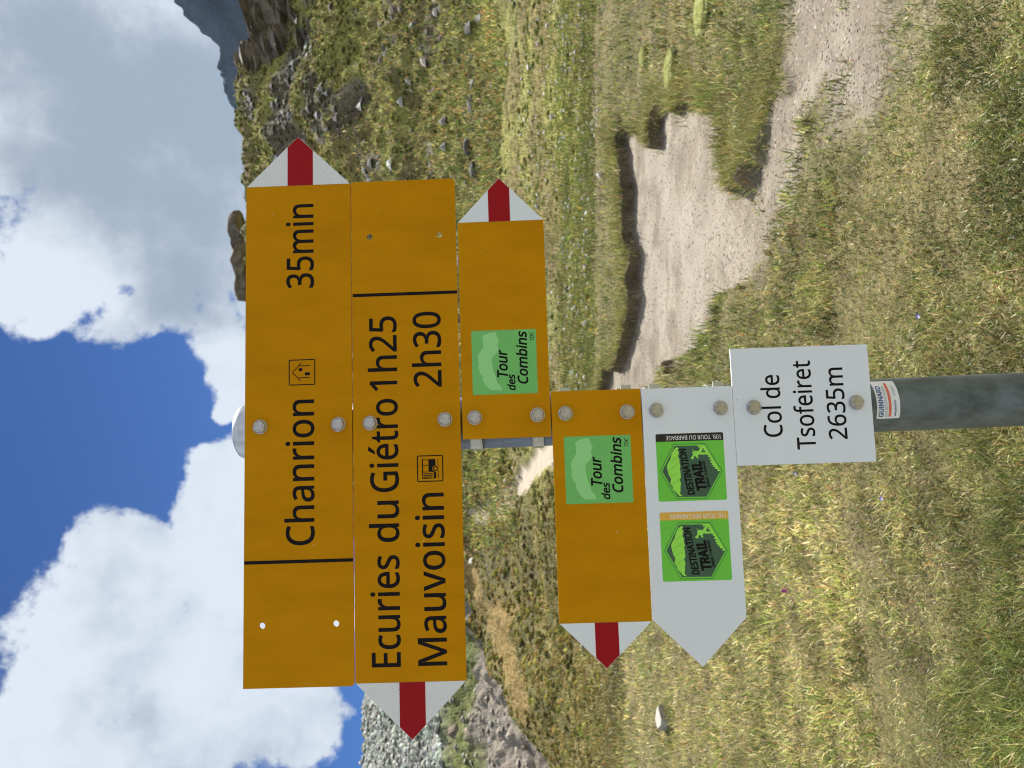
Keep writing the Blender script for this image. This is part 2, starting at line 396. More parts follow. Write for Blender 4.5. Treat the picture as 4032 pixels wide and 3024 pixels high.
def specks(name, scale, lo, hi, colour):
    """sparse chips and fly specks over a painted surface."""
    nt = M[name].node_tree
    b = nt.nodes['Principled BSDF']
    src = b.inputs['Base Color'].links[0].from_socket
    tc = nt.nodes.new('ShaderNodeTexCoord')
    nz = nt.nodes.new('ShaderNodeTexNoise')
    nz.inputs['Scale'].default_value = scale
    nz.inputs['Detail'].default_value = 2
    mr = nt.nodes.new('ShaderNodeMapRange')
    mr.inputs['From Min'].default_value = lo
    mr.inputs['From Max'].default_value = hi
    mx = nt.nodes.new('ShaderNodeMix')
    mx.data_type = 'RGBA'
    mx.inputs['B'].default_value = (*colour, 1)
    nt.links.new(tc.outputs['Object'], nz.inputs['Vector'])
    nt.links.new(nz.outputs['Fac'], mr.inputs['Value'])
    nt.links.new(mr.outputs[0], mx.inputs['Factor'])
    nt.links.new(src, mx.inputs['A'])
    nt.links.new(mx.outputs['Result'], b.inputs['Base Color'])


specks('sign_yellow', 150, 0.765, 0.79, (0.70, 0.52, 0.25))
specks('sign_yellow', 190, 0.77, 0.79, (0.16, 0.07, 0.01))
specks('sign_white', 170, 0.765, 0.79, (0.30, 0.28, 0.27))
stained('sign_white_worn', (0.76, 0.775, 0.84), (0.36, 0.22, 0.16), 420, 0.56, 0.70, (0.45, 0.62))
stained('sign_red', (0.34, 0.008, 0.014), (0.40, 0.04, 0.035), 300, 0.66, 0.78, (0.5, 0.7))
simple('sign_black', (0.008, 0.007, 0.009), (0.013, 0.010, 0.011), 60, 0.5, spec=0.1)
simple('sticker_green', (0.17, 0.54, 0.14), (0.15, 0.49, 0.13), 30, 0.28)
simple('sticker_pale', (0.32, 0.72, 0.28), (0.30, 0.68, 0.26), 30, 0.28)
simple('logo_green', (0.16, 0.62, 0.06), (0.14, 0.57, 0.055), 30, 0.26)
simple('logo_bright', (0.36, 0.85, 0.10), (0.30, 0.78, 0.08), 90, 0.26)
simple('logo_dark', (0.045, 0.115, 0.075), (0.04, 0.10, 0.065), 30, 0.26)
simple('strip_ochre', (0.80, 0.46, 0.07), (0.76, 0.43, 0.06), 30, 0.28)
simple('strip_black', (0.014, 0.008, 0.014), (0.02, 0.01, 0.016), 30, 0.28)
simple('label_white', (0.80, 0.81, 0.83), (0.74, 0.75, 0.78), 50, 0.35)
simple('label_blue', (0.035, 0.10, 0.30), (0.03, 0.09, 0.27), 50, 0.4)
simple('label_red', (0.72, 0.16, 0.10), (0.66, 0.14, 0.09), 50, 0.4)
simple('label_grey', (0.45, 0.47, 0.50), (0.40, 0.42, 0.46), 50, 0.4)
simple('bolt_steel', (0.52, 0.495, 0.485), (0.30, 0.265, 0.24), 260, 0.36, metal=1.0, bmp=0.25, bdist=0.0006)
simple('galvanised', (0.165, 0.198, 0.235), (0.09, 0.108, 0.125), 46, 0.46, metal=0.55, lo=0.40, hi=0.66, bmp=0.12, bdist=0.0012, stretch=(1, 1, 0.55))
simple('cap_aluminium', (0.58, 0.59, 0.61), (0.34, 0.34, 0.35), 55, 0.34, metal=0.9, lo=0.5, hi=0.75, bmp=0.08, bdist=0.0006, stretch=(1, 1, 0.4))
simple('clamp_steel', (0.55, 0.55, 0.53), (0.38, 0.37, 0.34), 120, 0.38, metal=0.9, bmp=0.1, bdist=0.0006)
simple('pale_stone', (0.58, 0.56, 0.51), (0.36, 0.34, 0.30), 9, 0.85, spec=0.3, bmp=0.5, bdist=0.01)
simple('stone_buff', (0.44, 0.41, 0.36), (0.25, 0.23, 0.20), 7, 0.9, spec=0.2, bmp=0.6, bdist=0.02)
simple('rock_grey', (0.20, 0.185, 0.17), (0.085, 0.075, 0.065), 1.3, 0.9, spec=0.25, lo=0.38, hi=0.66, bmp=0.8, bdist=0.12)
simple('rock_brown', (0.30, 0.235, 0.185), (0.14, 0.115, 0.095), 1.1, 0.9, spec=0.25, lo=0.38, hi=0.66, bmp=0.8, bdist=0.12)
simple('rock_dark', (0.22, 0.185, 0.145), (0.085, 0.070, 0.055), 1.2, 0.9, spec=0.25, lo=0.36, hi=0.66, bmp=0.9, bdist=0.12)


def attr_ground(name, fine_scale, amt, bmp, bdist, rough=0.95):
    """surface colour from the mesh's own colour attribute, broken up by fine noise."""
    mt, b, nt = principled(name, (0.2, 0.2, 0.1), rough, spec=0.15)
    at = nt.nodes.new('ShaderNodeAttribute')
    at.attribute_name = 'col'
    tc = nt.nodes.new('ShaderNodeTexCoord')
    nz = nt.nodes.new('ShaderNodeTexNoise')
    nz.inputs['Scale'].default_value = fine_scale
    nz.inputs['Detail'].default_value = 6
    nz.inputs['Roughness'].default_value = 0.7
    nt.links.new(tc.outputs['Object'], nz.inputs['Vector'])
    mr = nt.nodes.new('ShaderNodeMapRange')
    mr.inputs['From Min'].default_value = 0.3
    mr.inputs['From Max'].default_value = 0.7
    mr.inputs['To Min'].default_value = 1 - amt
    mr.inputs['To Max'].default_value = 1 + amt
    nt.links.new(nz.outputs['Fac'], mr.inputs['Value'])
    mx = nt.nodes.new('ShaderNodeVectorMath')
    mx.operation = 'SCALE'
    nt.links.new(at.outputs['Color'], mx.inputs[0])
    nt.links.new(mr.outputs[0], mx.inputs['Scale'])
    nt.links.new(mx.outputs[0], b.inputs['Base Color'])
    bump(nt, b, nz.outputs['Fac'], bmp, bdist)
    return mt


attr_ground('turf_soil', 22, 0.45, 0.6, 0.02)
attr_ground('trail_dirt', 38, 0.30, 0.7, 0.012)
attr_ground('hill_turf', 4.5, 0.55, 0.8, 0.12)
attr_ground('scree_ground', 1.4, 0.40, 0.9, 0.4)
attr_ground('mountain_rock', 0.02, 0.40, 1.0, 14.0)


def foliage(name, trans=0.4, gloss=0.06):
    mt = bpy.data.materials.new(name)
    mt.use_nodes = True
    nt = mt.node_tree
    nt.nodes.clear()
    out = nt.nodes.new('ShaderNodeOutputMaterial')
    at = nt.nodes.new('ShaderNodeAttribute')
    at.attribute_name = 'col'
    df = nt.nodes.new('ShaderNodeBsdfDiffuse')
    tr = nt.nodes.new('ShaderNodeBsdfTranslucent')
    gl = nt.nodes.new('ShaderNodeBsdfGlossy')
    gl.inputs['Roughness'].default_value = 0.45
    gl.inputs['Color'].default_value = (0.6, 0.6, 0.55, 1)
    m1 = nt.nodes.new('ShaderNodeMixShader')
    m1.inputs[0].default_value = trans
    m2 = nt.nodes.new('ShaderNodeMixShader')
    m2.inputs[0].default_value = gloss
    nt.links.new(at.outputs['Color'], df.inputs['Color'])
    nt.links.new(at.outputs['Color'], tr.inputs['Color'])
    nt.links.new(df.outputs[0], m1.inputs[1])
    nt.links.new(tr.outputs[0], m1.inputs[2])
    nt.links.new(m1.outputs[0], m2.inputs[1])
    nt.links.new(gl.outputs[0], m2.inputs[2])
    nt.links.new(m2.outputs[0], out.inputs[0])
    M[name] = mt
    return mt


foliage('grass_blade', 0.42)
foliage('shrub_leaf', 0.3, 0.0)
foliage('petal', 0.3)

# ------------------------------------------------------------------ terrain
NR0 = [0.6, 5.0, 10.0]
prof = []
for az, pts in sorted(TERR, key=lambda t: t[0]):
    R = NR0 + [p[0] for p in pts]
    Z = [0.0, 0.0, 0.0] + [p[1] for p in pts]
    rr, rz = pts[-1]
    R += [rr * 1.12, rr * 1.5, 420.0, 950.0]
    Z += [rz - 1.0, rz * 0.7, 6.0, 6.0]
    prof.append((az, R, Z))
back = ([0.6, 5, 10, 13.5, 21, 31, 38, 52, 58, 64, 67, 70, 72, 81, 110, 420, 950],
        [0, 0, 0, 0.1, 0.2, 0.6, 1.0, 2.0, 2.4, 2.8, 3.0, 3.3, 3.5, 4.0, 6.0, 6.0, 6.0])
a0, a1 = prof[0][0], prof[-1][0]
prof = [(-math.pi, *back), (a0 - 0.9, *back)] + prof + [(a1 + 0.9, *back), (math.pi, *back)]
PAZ = np.array([p[0] for p in prof])
PR = np.array([p[1] for p in prof])
PZ = np.array([p[2] for p in prof])
LR = np.linspace(math.log(0.6), math.log(940.0), 1100)
TAZ = np.concatenate([np.linspace(-math.pi, -0.82, 30)[:-1], np.linspace(-0.82, 0.86, 560), np.linspace(0.86, math.pi, 30)[1:]])
TAB = np.zeros((len(TAZ), len(LR)))
for i, a in enumerate(TAZ):
    k = max(0, min(len(PAZ) - 2, int(np.searchsorted(PAZ, a) - 1)))
    t = (a - PAZ[k]) / (PAZ[k + 1] - PAZ[k])
    t = min(1, max(0, t))
    TAB[i] = np.interp(np.exp(LR), PR[k] * (1 - t) + PR[k + 1] * t, PZ[k] * (1 - t) + PZ[k + 1] * t)
for _ in range(2):
    TAB[:, 2:-2] = (TAB[:, :-4] + TAB[:, 1:-3] + TAB[:, 2:-2] + TAB[:, 3:-1] + TAB[:, 4:]) / 5
    TAB[1:-1] = (TAB[:-2] + TAB[1:-1] + TAB[2:]) / 3


def base_h(az, r):
    az = np.clip(az, -math.pi, math.pi)
    i = np.clip(np.searchsorted(TAZ, az) - 1, 0, len(TAZ) - 2)
    t = (az - TAZ[i]) / (TAZ[i + 1] - TAZ[i])
    f = np.clip((np.log(np.maximum(r, 0.61)) - LR[0]) / (LR[1] - LR[0]), 0, len(LR) - 1.001)
    j = f.astype(int)
    u = f - j
    return (TAB[i, j] * (1 - u) + TAB[i, j + 1] * u) * (1 - t) + (TAB[i + 1, j] * (1 - u) + TAB[i + 1, j + 1] * u) * t


def dirt_sd(x, y):
    x = np.asarray(x, float)
    y = np.asarray(y, float)
    sh = x.shape
    x, y = x.ravel(), y.ravel()
    out = np.full(x.shape, -5.0)
    k = (x > -1.5) & (x < 7.5) & (y > 2) & (y < 15)
    if k.any():
        k &= True
        jx = (fbm(x[k] * 2.4, y[k] * 2.4, 3, 35) - 0.5) * 0.5 * sst(6.4, 5.4, y[k]) + (fbm(x[k] * 5, y[k] * 5, 3, 31) - 0.5) * 0.26 + (fbm(x[k] * 1.7, y[k] * 1.7, 2, 33) - 0.5) * 0.5 * sst(6, 8, y[k])
        jy = (fbm(x[k] * 2.4, y[k] * 2.4, 3, 51) - 0.5) * 0.5 * sst(6.4, 5.4, y[k]) + (fbm(x[k] * 5, y[k] * 5, 3, 47) - 0.5) * 0.26 + (fbm(x[k] * 1.7, y[k] * 1.7, 2, 49) - 0.5) * 0.9 * sst(6, 8, y[k])
        out[k] = poly_sd(x[k] + jx, y[k] + jy, DIRT)
    return out.reshape(sh)


def trail_d(x, y):
    x = np.asarray(x, float)
    y = np.asarray(y, float)
    sh = x.shape
    out = np.full(x.size, 50.0)
    xr, yr = x.ravel(), y.ravel()
    k = (xr > -14) & (xr < 4) & (yr > 15) & (yr < 48)
    if k.any():
        out[k] = poly_sd(xr[k] + (fbm(xr[k] * .8, yr[k] * .8, 2, 5) - .5) * .8, yr[k], TRAIL, False)
    return out.reshape(sh)


def height(x, y, want=False):
    x = np.asarray(x, float)
    y = np.asarray(y, float)
    r = np.hypot(x, y)
    az = np.arctan2(x, y)
    z = base_h(az, r)
    z = z + (fbm(x * 2.2, y * 2.2, 3, 3) - 0.5) * 0.10 * sst(2.0, 6.0, r)
    z = z + (fbm(x * .45, y * .45, 3, 9) - 0.5) * 0.9 * sst(13, 34, r) * (1 - .8 * sst(1.6, .5, trail_d(x, y)))
    hill = sst(28, 48, r)
    z = z + (fbm(x * .22, y * .22, 4, 13, 0.55) - 0.5) * 3.4 * hill
    z = z + np.abs(fbm(x * .8, y * .8, 3, 21) - 0.5) * 1.6 * hill
    sd = dirt_sd(x, y)
    # raised tongue of turf between the two branches of the path
    di = poly_sd(x, y, ISLAND, False).reshape(x.shape)
    itap = sst(2.25, 1.9, x)
    di = di + (fbm(x * 6, y * 6, 3, 27) - .5) * .25
    z = z + 0.15 * itap * sst(.75, .35, di) * sst(.04, -.07, sd)
    z = z + 0.06 * (.3 + 1.4 * fbm(x * 1.3, y * 1.3, 2, 29)) * sst(-0.9, -0.02, sd) * (sd < 0.0) * sst(6.5, 9.0, r)
    z = z - (0.015 + 0.105 * sst(4.9, 6.6, r)) * sst(-0.03, 0.06, sd)
    td = trail_d(x, y)
    z = z - 0.20 * sst(0.66, 0.30, td)
    if want:
        return z, sd, td, r, az
    return z


def mixc(a, b, t):
    t = np.asarray(t)[..., None]
    return np.asarray(a) * (1 - t) + np.asarray(b) * t


def rock_mask(az, r):
    return sst(.53, .62, fbm(az * 13, r * .33, 4, 101)) * sst(37, 46, r)


def ground_colour(x, y, sd, td, r, az):
    n1 = fbm(x * .9, y * .9, 4, 61)
    n2 = fbm(x * 3.1, y * 3.1, 3, 71)
    c = mixc((0.11, 0.10, 0.042), (0.165, 0.138, 0.068), sst(.35, .65, n1))
    c = mixc(c, (0.075, 0.060, 0.034), sst(.55, .75, n2) * .7)
    # green meadow on the right, ochre heath on the left
    h1 = fbm(az * 7, r * .20, 4, 81)
    h2_ = fbm(x * .5, y * .5, 4, 91)
    hillc = mixc((0.19, 0.178, 0.070), (0.27, 0.258, 0.075), sst(.40, .60, h1))
    hillc = mixc(hillc, (0.20, 0.150, 0.070), sst(.48, .66, h2_) * .8)
    rock = rock_mask(az, r)
    hillc = mixc(hillc, mixc((0.17, 0.145, 0.115), (0.085, 0.070, 0.052), sst(.4, .6, h2_)), rock * .85)
    left = sst(0.02, -0.12, az)
    heath = mixc((0.205, 0.165, 0.066), (0.105, 0.098, 0.042), sst(.4, .62, h2_))
    hillc = mixc(hillc, heath, left * .85)
    bd = poly_sd(x, y, BAND, False).reshape(np.shape(x))
    hillc = mixc(hillc, (0.27, 0.19, 0.075), sst(1.3, .3, bd + (h2_ - .5) * 2.5) * sst(14, 20, r))
    # unseen turf beyond the blades: grass colour, lightened and greyed to bounce light
    c = mixc(c, mixc((0.22, 0.205, 0.115), (0.17, 0.17, 0.085), sst(.4, .6, n1)), sst(.66, .76, np.abs(az)))
    c = mixc(c, hillc, sst(12.5, 17, r) * (np.abs(az) < 1.2))
    dirt = mixc((0.262, 0.228, 0.180), (0.200, 0.170, 0.130), sst(.4, .65, n2))
    dirt = mixc(dirt, (0.30, 0.27, 0.225), sst(.5, .7, n1) * .6)
    soft = sst(6.5, 4.5, r)
    c = mixc(c, dirt, sst(-.02 - .22 * soft, .05 + .10 * soft, sd + soft * (n2 - .5) * .5))
    # bare humus in the turf's cut face, bank shadow put into its colour
    c = mixc(c, (0.085, 0.062, 0.040), np.exp(-((sd - .015) / .035) ** 2) * sst(6.3, 7.3, r) * .9)
    c = mixc(c, (0.40, 0.345, 0.27), sst(.56, .36, td))
    return c, rock


AZG = np.concatenate([np.linspace(-math.pi, -0.74, 34)[:-1], np.linspace(-0.74, 0.80, 560), np.linspace(0.80, math.pi, 34)[1:]])
RG = np.concatenate([np.geomspace(0.62, 4.0, 90)[:-1], np.geomspace(4.0, 8.8, 150)[:-1], np.linspace(8.8, 13.2, 190)[:-1], np.geomspace(13.2, 14.5, 12)[:-1], np.geomspace(14.5, 84, 250)[:-1], np.geomspace(84, 165, 70)[:-1], np.geomspace(165, 930, 26)])
GA, GR = np.meshgrid(AZG, RG, indexing='ij')
GX, GY = GR * np.sin(GA), GR * np.cos(GA)
GZ, GSD, GTD, _r, _a = height(GX, GY, True)
GCOL, GROCK = ground_colour(GX, GY, GSD, GTD, GR, GA)


def crest_az(r):
    return r


# the far left beyond the heath crest is a stony gully with a scree slope above it
SCREE = (GA < -0.02) & (GR > 44) & (GA > -1.3)
scn = fbm(GX * .05, GY * .05, 4, 121)
sc_col = mixc((0.37, 0.385, 0.33), (0.29, 0.295, 0.265), sst(.4, .6, scn))
gully = mixc((0.245, 0.215, 0.175), (0.14, 0.155, 0.055), sst(.42, .54, fbm(GX * .10 + GY * .05, GY * .05, 4, 131)))
sc_col = mixc(sc_col, gully, sst(90, 80, GR))
GCOL = np.where(SCREE[..., None], sc_col, GCOL)
na, nr = GA.shape
idx = np.arange(na * nr).reshape(na, nr)
quads = np.stack([idx[:-1, :-1], idx[:-1, 1:], idx[1:, 1:], idx[1:, :-1]], -1).reshape(-1, 4)[:, ::-1]
VV = np.stack([GX, GY, GZ], -1).reshape(-1, 3)
CC = GCOL.reshape(-1, 3)
fr = GR[:-1, :-1].reshape(-1)
fa = GA[:-1, :-1].reshape(-1)
fsd = GSD[:-1, :-1].reshape(-1)
ftd = GTD[:-1, :-1].reshape(-1)
fsc = SCREE[:-1, :-1].reshape(-1)
cls = np.zeros(len(quads), int)
cls[fr > 14.4] = 1
cls[fsc] = 3
cls[(fsd > 0.0)] = 2
cls[(ftd < 0.44)] = 4


def sub_mesh(name, k, mat, smooth):
    q = quads[cls == k]
    u, inv = np.unique(q, return_inverse=True)
    me = np_mesh(name, VV[u], [inv.reshape(q.shape)], (M[mat],), None, CC[u], smooth)
    return tag(link(bpy.data.objects.new(name, me)), kind='structure')


sub_mesh('meadow_ground', 0, 'turf_soil', True)
sub_mesh('hillside', 1, 'hill_turf', False)
sub_mesh('dirt_path', 2, 'trail_dirt', True)
sub_mesh('scree_slope', 3, 'scree_ground', False)
sub_mesh('hill_trail', 4, 'trail_dirt', True)

# far mountain behind the hill, right
maz = np.linspace(MOUNT[-1][0], MOUNT[0][0], 260)
mel = np.interp(maz, [p[0] for p in MOUNT[::-1]], [p[1] for p in MOUNT[::-1]])
MD = 1500.0
mt_t = np.linspace(0, 1, 90)
A_, T_ = np.meshgrid(maz, mt_t, indexing='ij')
E_ = np.repeat(mel[:, None], len(mt_t), 1)
hgt = MD * E_
Rr = MD - 260 * T_ ** 0.9
rid = fbm(A_ * 26, T_ * 3, 5, 151, 0.55)
Rr = Rr + (rid - .5) * 60 * np.minimum(1, T_ * 6)
Zm = 1.6 + hgt * (1 - T_) + (fbm(A_ * 60, T_ * 9, 4, 161) - .5) * 40 * np.minimum(1, T_ * 8) + (fbm(A_ * 150, T_ * 0 + 2, 3, 171, .6) - .5) * 15 * (1 - np.minimum(1, T_ * 8))
Zm[:, -1] = -5
mv = np.stack([Rr * np.sin(A_), Rr * np.cos(A_), Zm], -1)
backv = mv[:, :1].copy()
backv[:, 0, :2] *= 1.5
backv[:, 0, 2] = -5
mv = np.concatenate([backv, mv], 1)
n0, n1 = mv.shape[:2]
ii = np.arange(n0 * n1).reshape(n0, n1)
mq = np.stack([ii[:-1, :-1], ii[:-1, 1:], ii[1:, 1:], ii[1:, :-1]], -1).reshape(-1, 4)
mf = fbm(mv[..., 0] * .006, mv[..., 2] * .012, 4, 181)
mcol = mixc((0.070, 0.080, 0.095), (0.040, 0.046, 0.056), sst(.38, .62, mf))  # distance haze and shade put into the blue grey rock colour
tag(link(bpy.data.objects.new('mountain', np_mesh('mountain', mv.reshape(-1, 3), [mq], (M['mountain_rock'],), None, mcol.reshape(-1, 3), False))), kind='structure')


# ------------------------------------------------------------------ grass and heath
def palette(n, cols, w):
    w = np.asarray(w, float)
    if w.ndim == 1:
        w = np.repeat(w[None], n, 0)
    w = w / w.sum(1, keepdims=True)
    cw = np.cumsum(w, 1)
    k = (rng.random(n)[:, None] > cw).sum(1).clip(0, len(cols) - 1)
    c = np.array(cols)[k]
    return c * rng.uniform(.5, 1.5, (n, 1)) * rng.uniform(.92, 1.08, (n, 3))


def blades(name, x, y, L, W, lean, col, z=None, zoff=-0.01, yaw=None):
    """one bent, tapered blade per root (5 vertices, 3 triangles' worth)."""
    n = len(x)
    if z is None:
        z = height(x, y)
    a = rng.uniform(0, 2 * math.pi, n) if yaw is None else yaw
    b = rng.uniform(0, 2 * math.pi, n)
    dx, dy = np.cos(a), np.sin(a)
    wx, wy = np.cos(b) * W * .5, np.sin(b) * W * .5
    l0, l1 = lean * rng.uniform(.4, .9, n), lean * rng.uniform(.9, 1.6, n)
    base = np.stack([x, y, z + zoff], -1)
    mid = base + np.stack([dx * np.sin(l0), dy * np.sin(l0), np.cos(l0)], -1) * (L * .55)[:, None]
    tip = mid + np.stack([dx * np.sin(l1), dy * np.sin(l1), np.maximum(np.cos(l1), -.25)], -1) * (L * .5)[:, None]
    wv = np.stack([wx, wy, np.zeros(n)], -1)
    V = np.stack([base - wv, base + wv, mid + wv * .8, mid - wv * .8, tip], 1).reshape(-1, 3)
    i = np.arange(n) * 5
    q = np.stack([i, i + 1, i + 2, i + 3], -1)
    t = np.stack([i + 3, i + 2, i + 4], -1)
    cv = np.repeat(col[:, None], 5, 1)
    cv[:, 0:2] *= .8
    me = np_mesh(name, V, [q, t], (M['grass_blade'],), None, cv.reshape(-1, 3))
    return me


def polar(n, r0, r1, p, azr=(-0.62, 0.62)):
    """n ground points; density falls with distance as 1/r**(p+1)."""
    u = rng.random(n)
    if p == 0:
        r = r0 * (r1 / r0) ** u
    else:
        r = (r0 ** -p + u * (r1 ** -p - r0 ** -p)) ** (-1 / p)
    a = rng.uniform(*azr, n)
    return r * np.sin(a), r * np.cos(a), r


GREEN, DKGREEN, OLIVE = (0.165, 0.212, 0.048), (0.085, 0.118, 0.032), (0.230, 0.230, 0.070)
STRAW, PALE, RUST, LIME = (0.42, 0.345, 0.145), (0.52, 0.46, 0.25), (0.27, 0.145, 0.055), (0.285, 0.31, 0.075)
PAL = [GREEN, DKGREEN, OLIVE, STRAW, PALE, RUST, LIME]


def turf_weights(x, y):
    n = fbm(x * 1.1, y * 1.1, 4, 201)
    k = fbm(x * 4.0, y * 4.0, 3, 211)
    r = np.hypot(x, y)
    lush = np.exp(-(((x + 1.0) / .55) ** 2 + ((y - 2.40) / .38) ** 2))
    left = sst(.25, -.4, x) * sst(2.6, 4.0, r)
    w = np.stack([.42 + .40 * sst(.45, .65, n) + .8 * lush, .18 + .10 * lush + .16 * sst(.55, .7, k), .30 + 0 * n,
                  .15 + .22 * sst(.55, .35, n) + .55 * left, .07 + .10 * sst(.6, .35, k) + .25 * left, .06 + .06 * sst(.6, .4, n), .07 + .12 * left], -1)
    far_ = sst(9.5, 12.5, r)[:, None] * sst(.02, .10, np.arctan2(x, y))[:, None]
    w = w * (1 - far_) + far_ * np.array([[.40, .14, .36, .08, .02, .05, .16]])
    return w, lush, n, k


def turf(name, n, r0, r1, p, Lr, Wr, lean):
    x, y, r = polar(n, r0, r1, p)
    sd = dirt_sd(x, y)
    soft = sst(6.6, 4.6, r)
    tuf = vnoise(x * 3.3, y * 3.3, 5)
    k = (sd + soft * (fbm(x * 3.1, y * 3.1, 3, 71) - .5) * .5 < 0.01 + .04 * soft) | (rng.random(n) < (.10 + .55 * soft) * sst(.52, .75, tuf) * (sd < .25 + .5 * soft))
    # worn, thin turf beside the path
    k &= (rng.random(n) > (.30 + .35 * sst(.6, .35, tuf)) * sst(-.40, .0, sd) * (r < 6.2))
    for mx_, my_, msx, msy in MOSS:
        k &= (np.hypot((x - mx_) / msx, (y - my_) / (msy * .5)) > .8)
    x, y, r, sd = x[k], y[k], r[k], sd[k]
    w, lush, nn, kk = turf_weights(x, y)
    m_ = len(x)
    col = palette(m_, PAL, w) * (.68 + .78 * sst(.3, .7, fbm(x * 7, y * 7, 3, 207)))[:, None]
    L = rng.uniform(*Lr, m_) * (.75 + .7 * sst(.3, .8, kk)) * (1 + 1.3 * lush) * (1 + .05 * np.maximum(0, r - 4))
    col *= (1 + .36 * sst(.2, -.4, x) * (1 - lush))[:, None]
    edge = sst(-.35, -.05, sd) * (r > 6.2)
    L *= 1 + .7 * edge
    W = rng.uniform(*Wr, m_) * (1 + .10 * np.maximum(0, r - 3))
    le = rng.uniform(lean[0], lean[1], m_) * (1 - .4 * edge)
    me = blades(name, x, y, L, W, le, col)
    return tag(link(bpy.data.objects.new(name, me)), 'short alpine turf of green and straw coloured blades on the meadow', 'grass', kind='stuff')


turf('meadow_grass', 215000, 1.6, 14.6, 1.0, (.024, .06), (.0028, .0058), (.4, 1.45))
turf('meadow_grass', 60000, 4.0, 14.6, 0.0, (.04, .085), (.005, .009), (.2, 1.1))

# tussocks: dense tufts of longer blades (lush ones bottom left, tongue between the path branches, bank lip)
tx, ty, tn, tl, tw = [], [], [], [], []


def tuft(x, y, n, spread, L, w):
    tx.append(x); ty.append(y); tn.append(n); tl.append((spread, L)); tw.append(w)


for _ in range(120):
    tuft(rng.normal(-.75, .55), rng.normal(2.55, .4), 70, .05, .115, (0.5, .3, .3, .1, .06, .02, .1))
for _ in range(150):
    xx, yy, _r1 = polar(1, 2.4, 9, 1.0)
    tuft(xx[0], yy[0], 45, .05, .075, (.4, .35, .4, .12, .05, .03, .12))
for i in range(85):
    t = rng.random() * (len(ISLAND) - 2)
    k = int(t)
    p = ISLAND[k] * (1 - t + k) + ISLAND[k + 1] * (t - k)
    tuft(p[0] + rng.normal(0, .17), p[1] + rng.normal(0, .17), 55, .08, .14, (.3, .12, .45, .32, .1, .12, .35))
for i in range(330):
    k = rng.integers(0, 100)
    p = DIRT[k] * (1 - (t := rng.random())) + DIRT[k + 1] * t
    nrm_ = rng.uniform(-.25, .45)
    tuft(p[0] + rng.normal(0, .12), p[1] + nrm_, 60, .12, .15, (.3, .15, .45, .4, .15, .08, .25))
for _ in range(14):
    tuft(BIGSTONE[0] + rng.uniform(-.3, .3), BIGSTONE[1] - .12 + rng.normal(0, .07), 40, .05, .09, (.3, .2, .4, .3, .1, .05, .15))
X_, Y_, L_, W_, C_ = [], [], [], [], []
for x, y, n, (sp, L), w in zip(tx, ty, tn, tl, tw):
    X_.append(x + rng.normal(0, sp, n)); Y_.append(y + rng.normal(0, sp, n))
    L_.append(rng.uniform(.5, 1.15, n) * L); W_.append(np.full(n, .0026) * (1 + .1 * max(0, math.hypot(x, y) - 3)))
    C_.append(palette(n, PAL, w))
X_, Y_, L_, W_, C_ = map(np.concatenate, (X_, Y_, L_, W_, C_))
kk = dirt_sd(X_, Y_) < .03
me = blades('grass_tussocks', X_[kk], Y_[kk], L_[kk], W_[kk], rng.uniform(.15, 1.2, kk.sum()), C_[kk])
tag(link(bpy.data.objects.new('grass_tussocks', me)), 'longer grass tussocks standing along the path edges and in the foreground', 'grass', kind='stuff')

# slope meadow and hill grass
x, y, r = polar(125000, 13.4, 50, 0.30, (-.60, .62))
td = trail_d(x, y)
az = np.arctan2(x, y)
n = fbm(x * .35, y * .35, 4, 221)
left = sst(.03, -.12, az)
ok = td > .62
w = np.stack([.40 * (1 - left) + .10, .13 + .1 * left, .34 + 0 * n, .05 + .28 * left, .01 + .04 * left, .04 + .14 * left, (.26 * sst(.42, .62, n) + .05) * (1 - left)], -1)
col = palette(len(x), PAL, w)
col = col * (.92 + .7 * (fbm(az * 14, r * .5, 3, 236) - .5) - .25 * sst(.5, .62, fbm(x * 1.1, y * 1.1, 3, 237)))[:, None]
L = rng.uniform(.05, .13, len(x)) * (.5 + 1.0 * fbm(x * .9, y * .9, 3, 231))
me = blades('slope_grass', x[ok], y[ok], L[ok] * (1 + .012 * r[ok]), (.010 + .00035 * r)[ok], rng.uniform(.1, .9, ok.sum()), col[ok])
tag(link(bpy.data.objects.new('slope_grass', me)), 'rough green and ochre grass covering the slope behind the meadow', 'grass', kind='stuff')


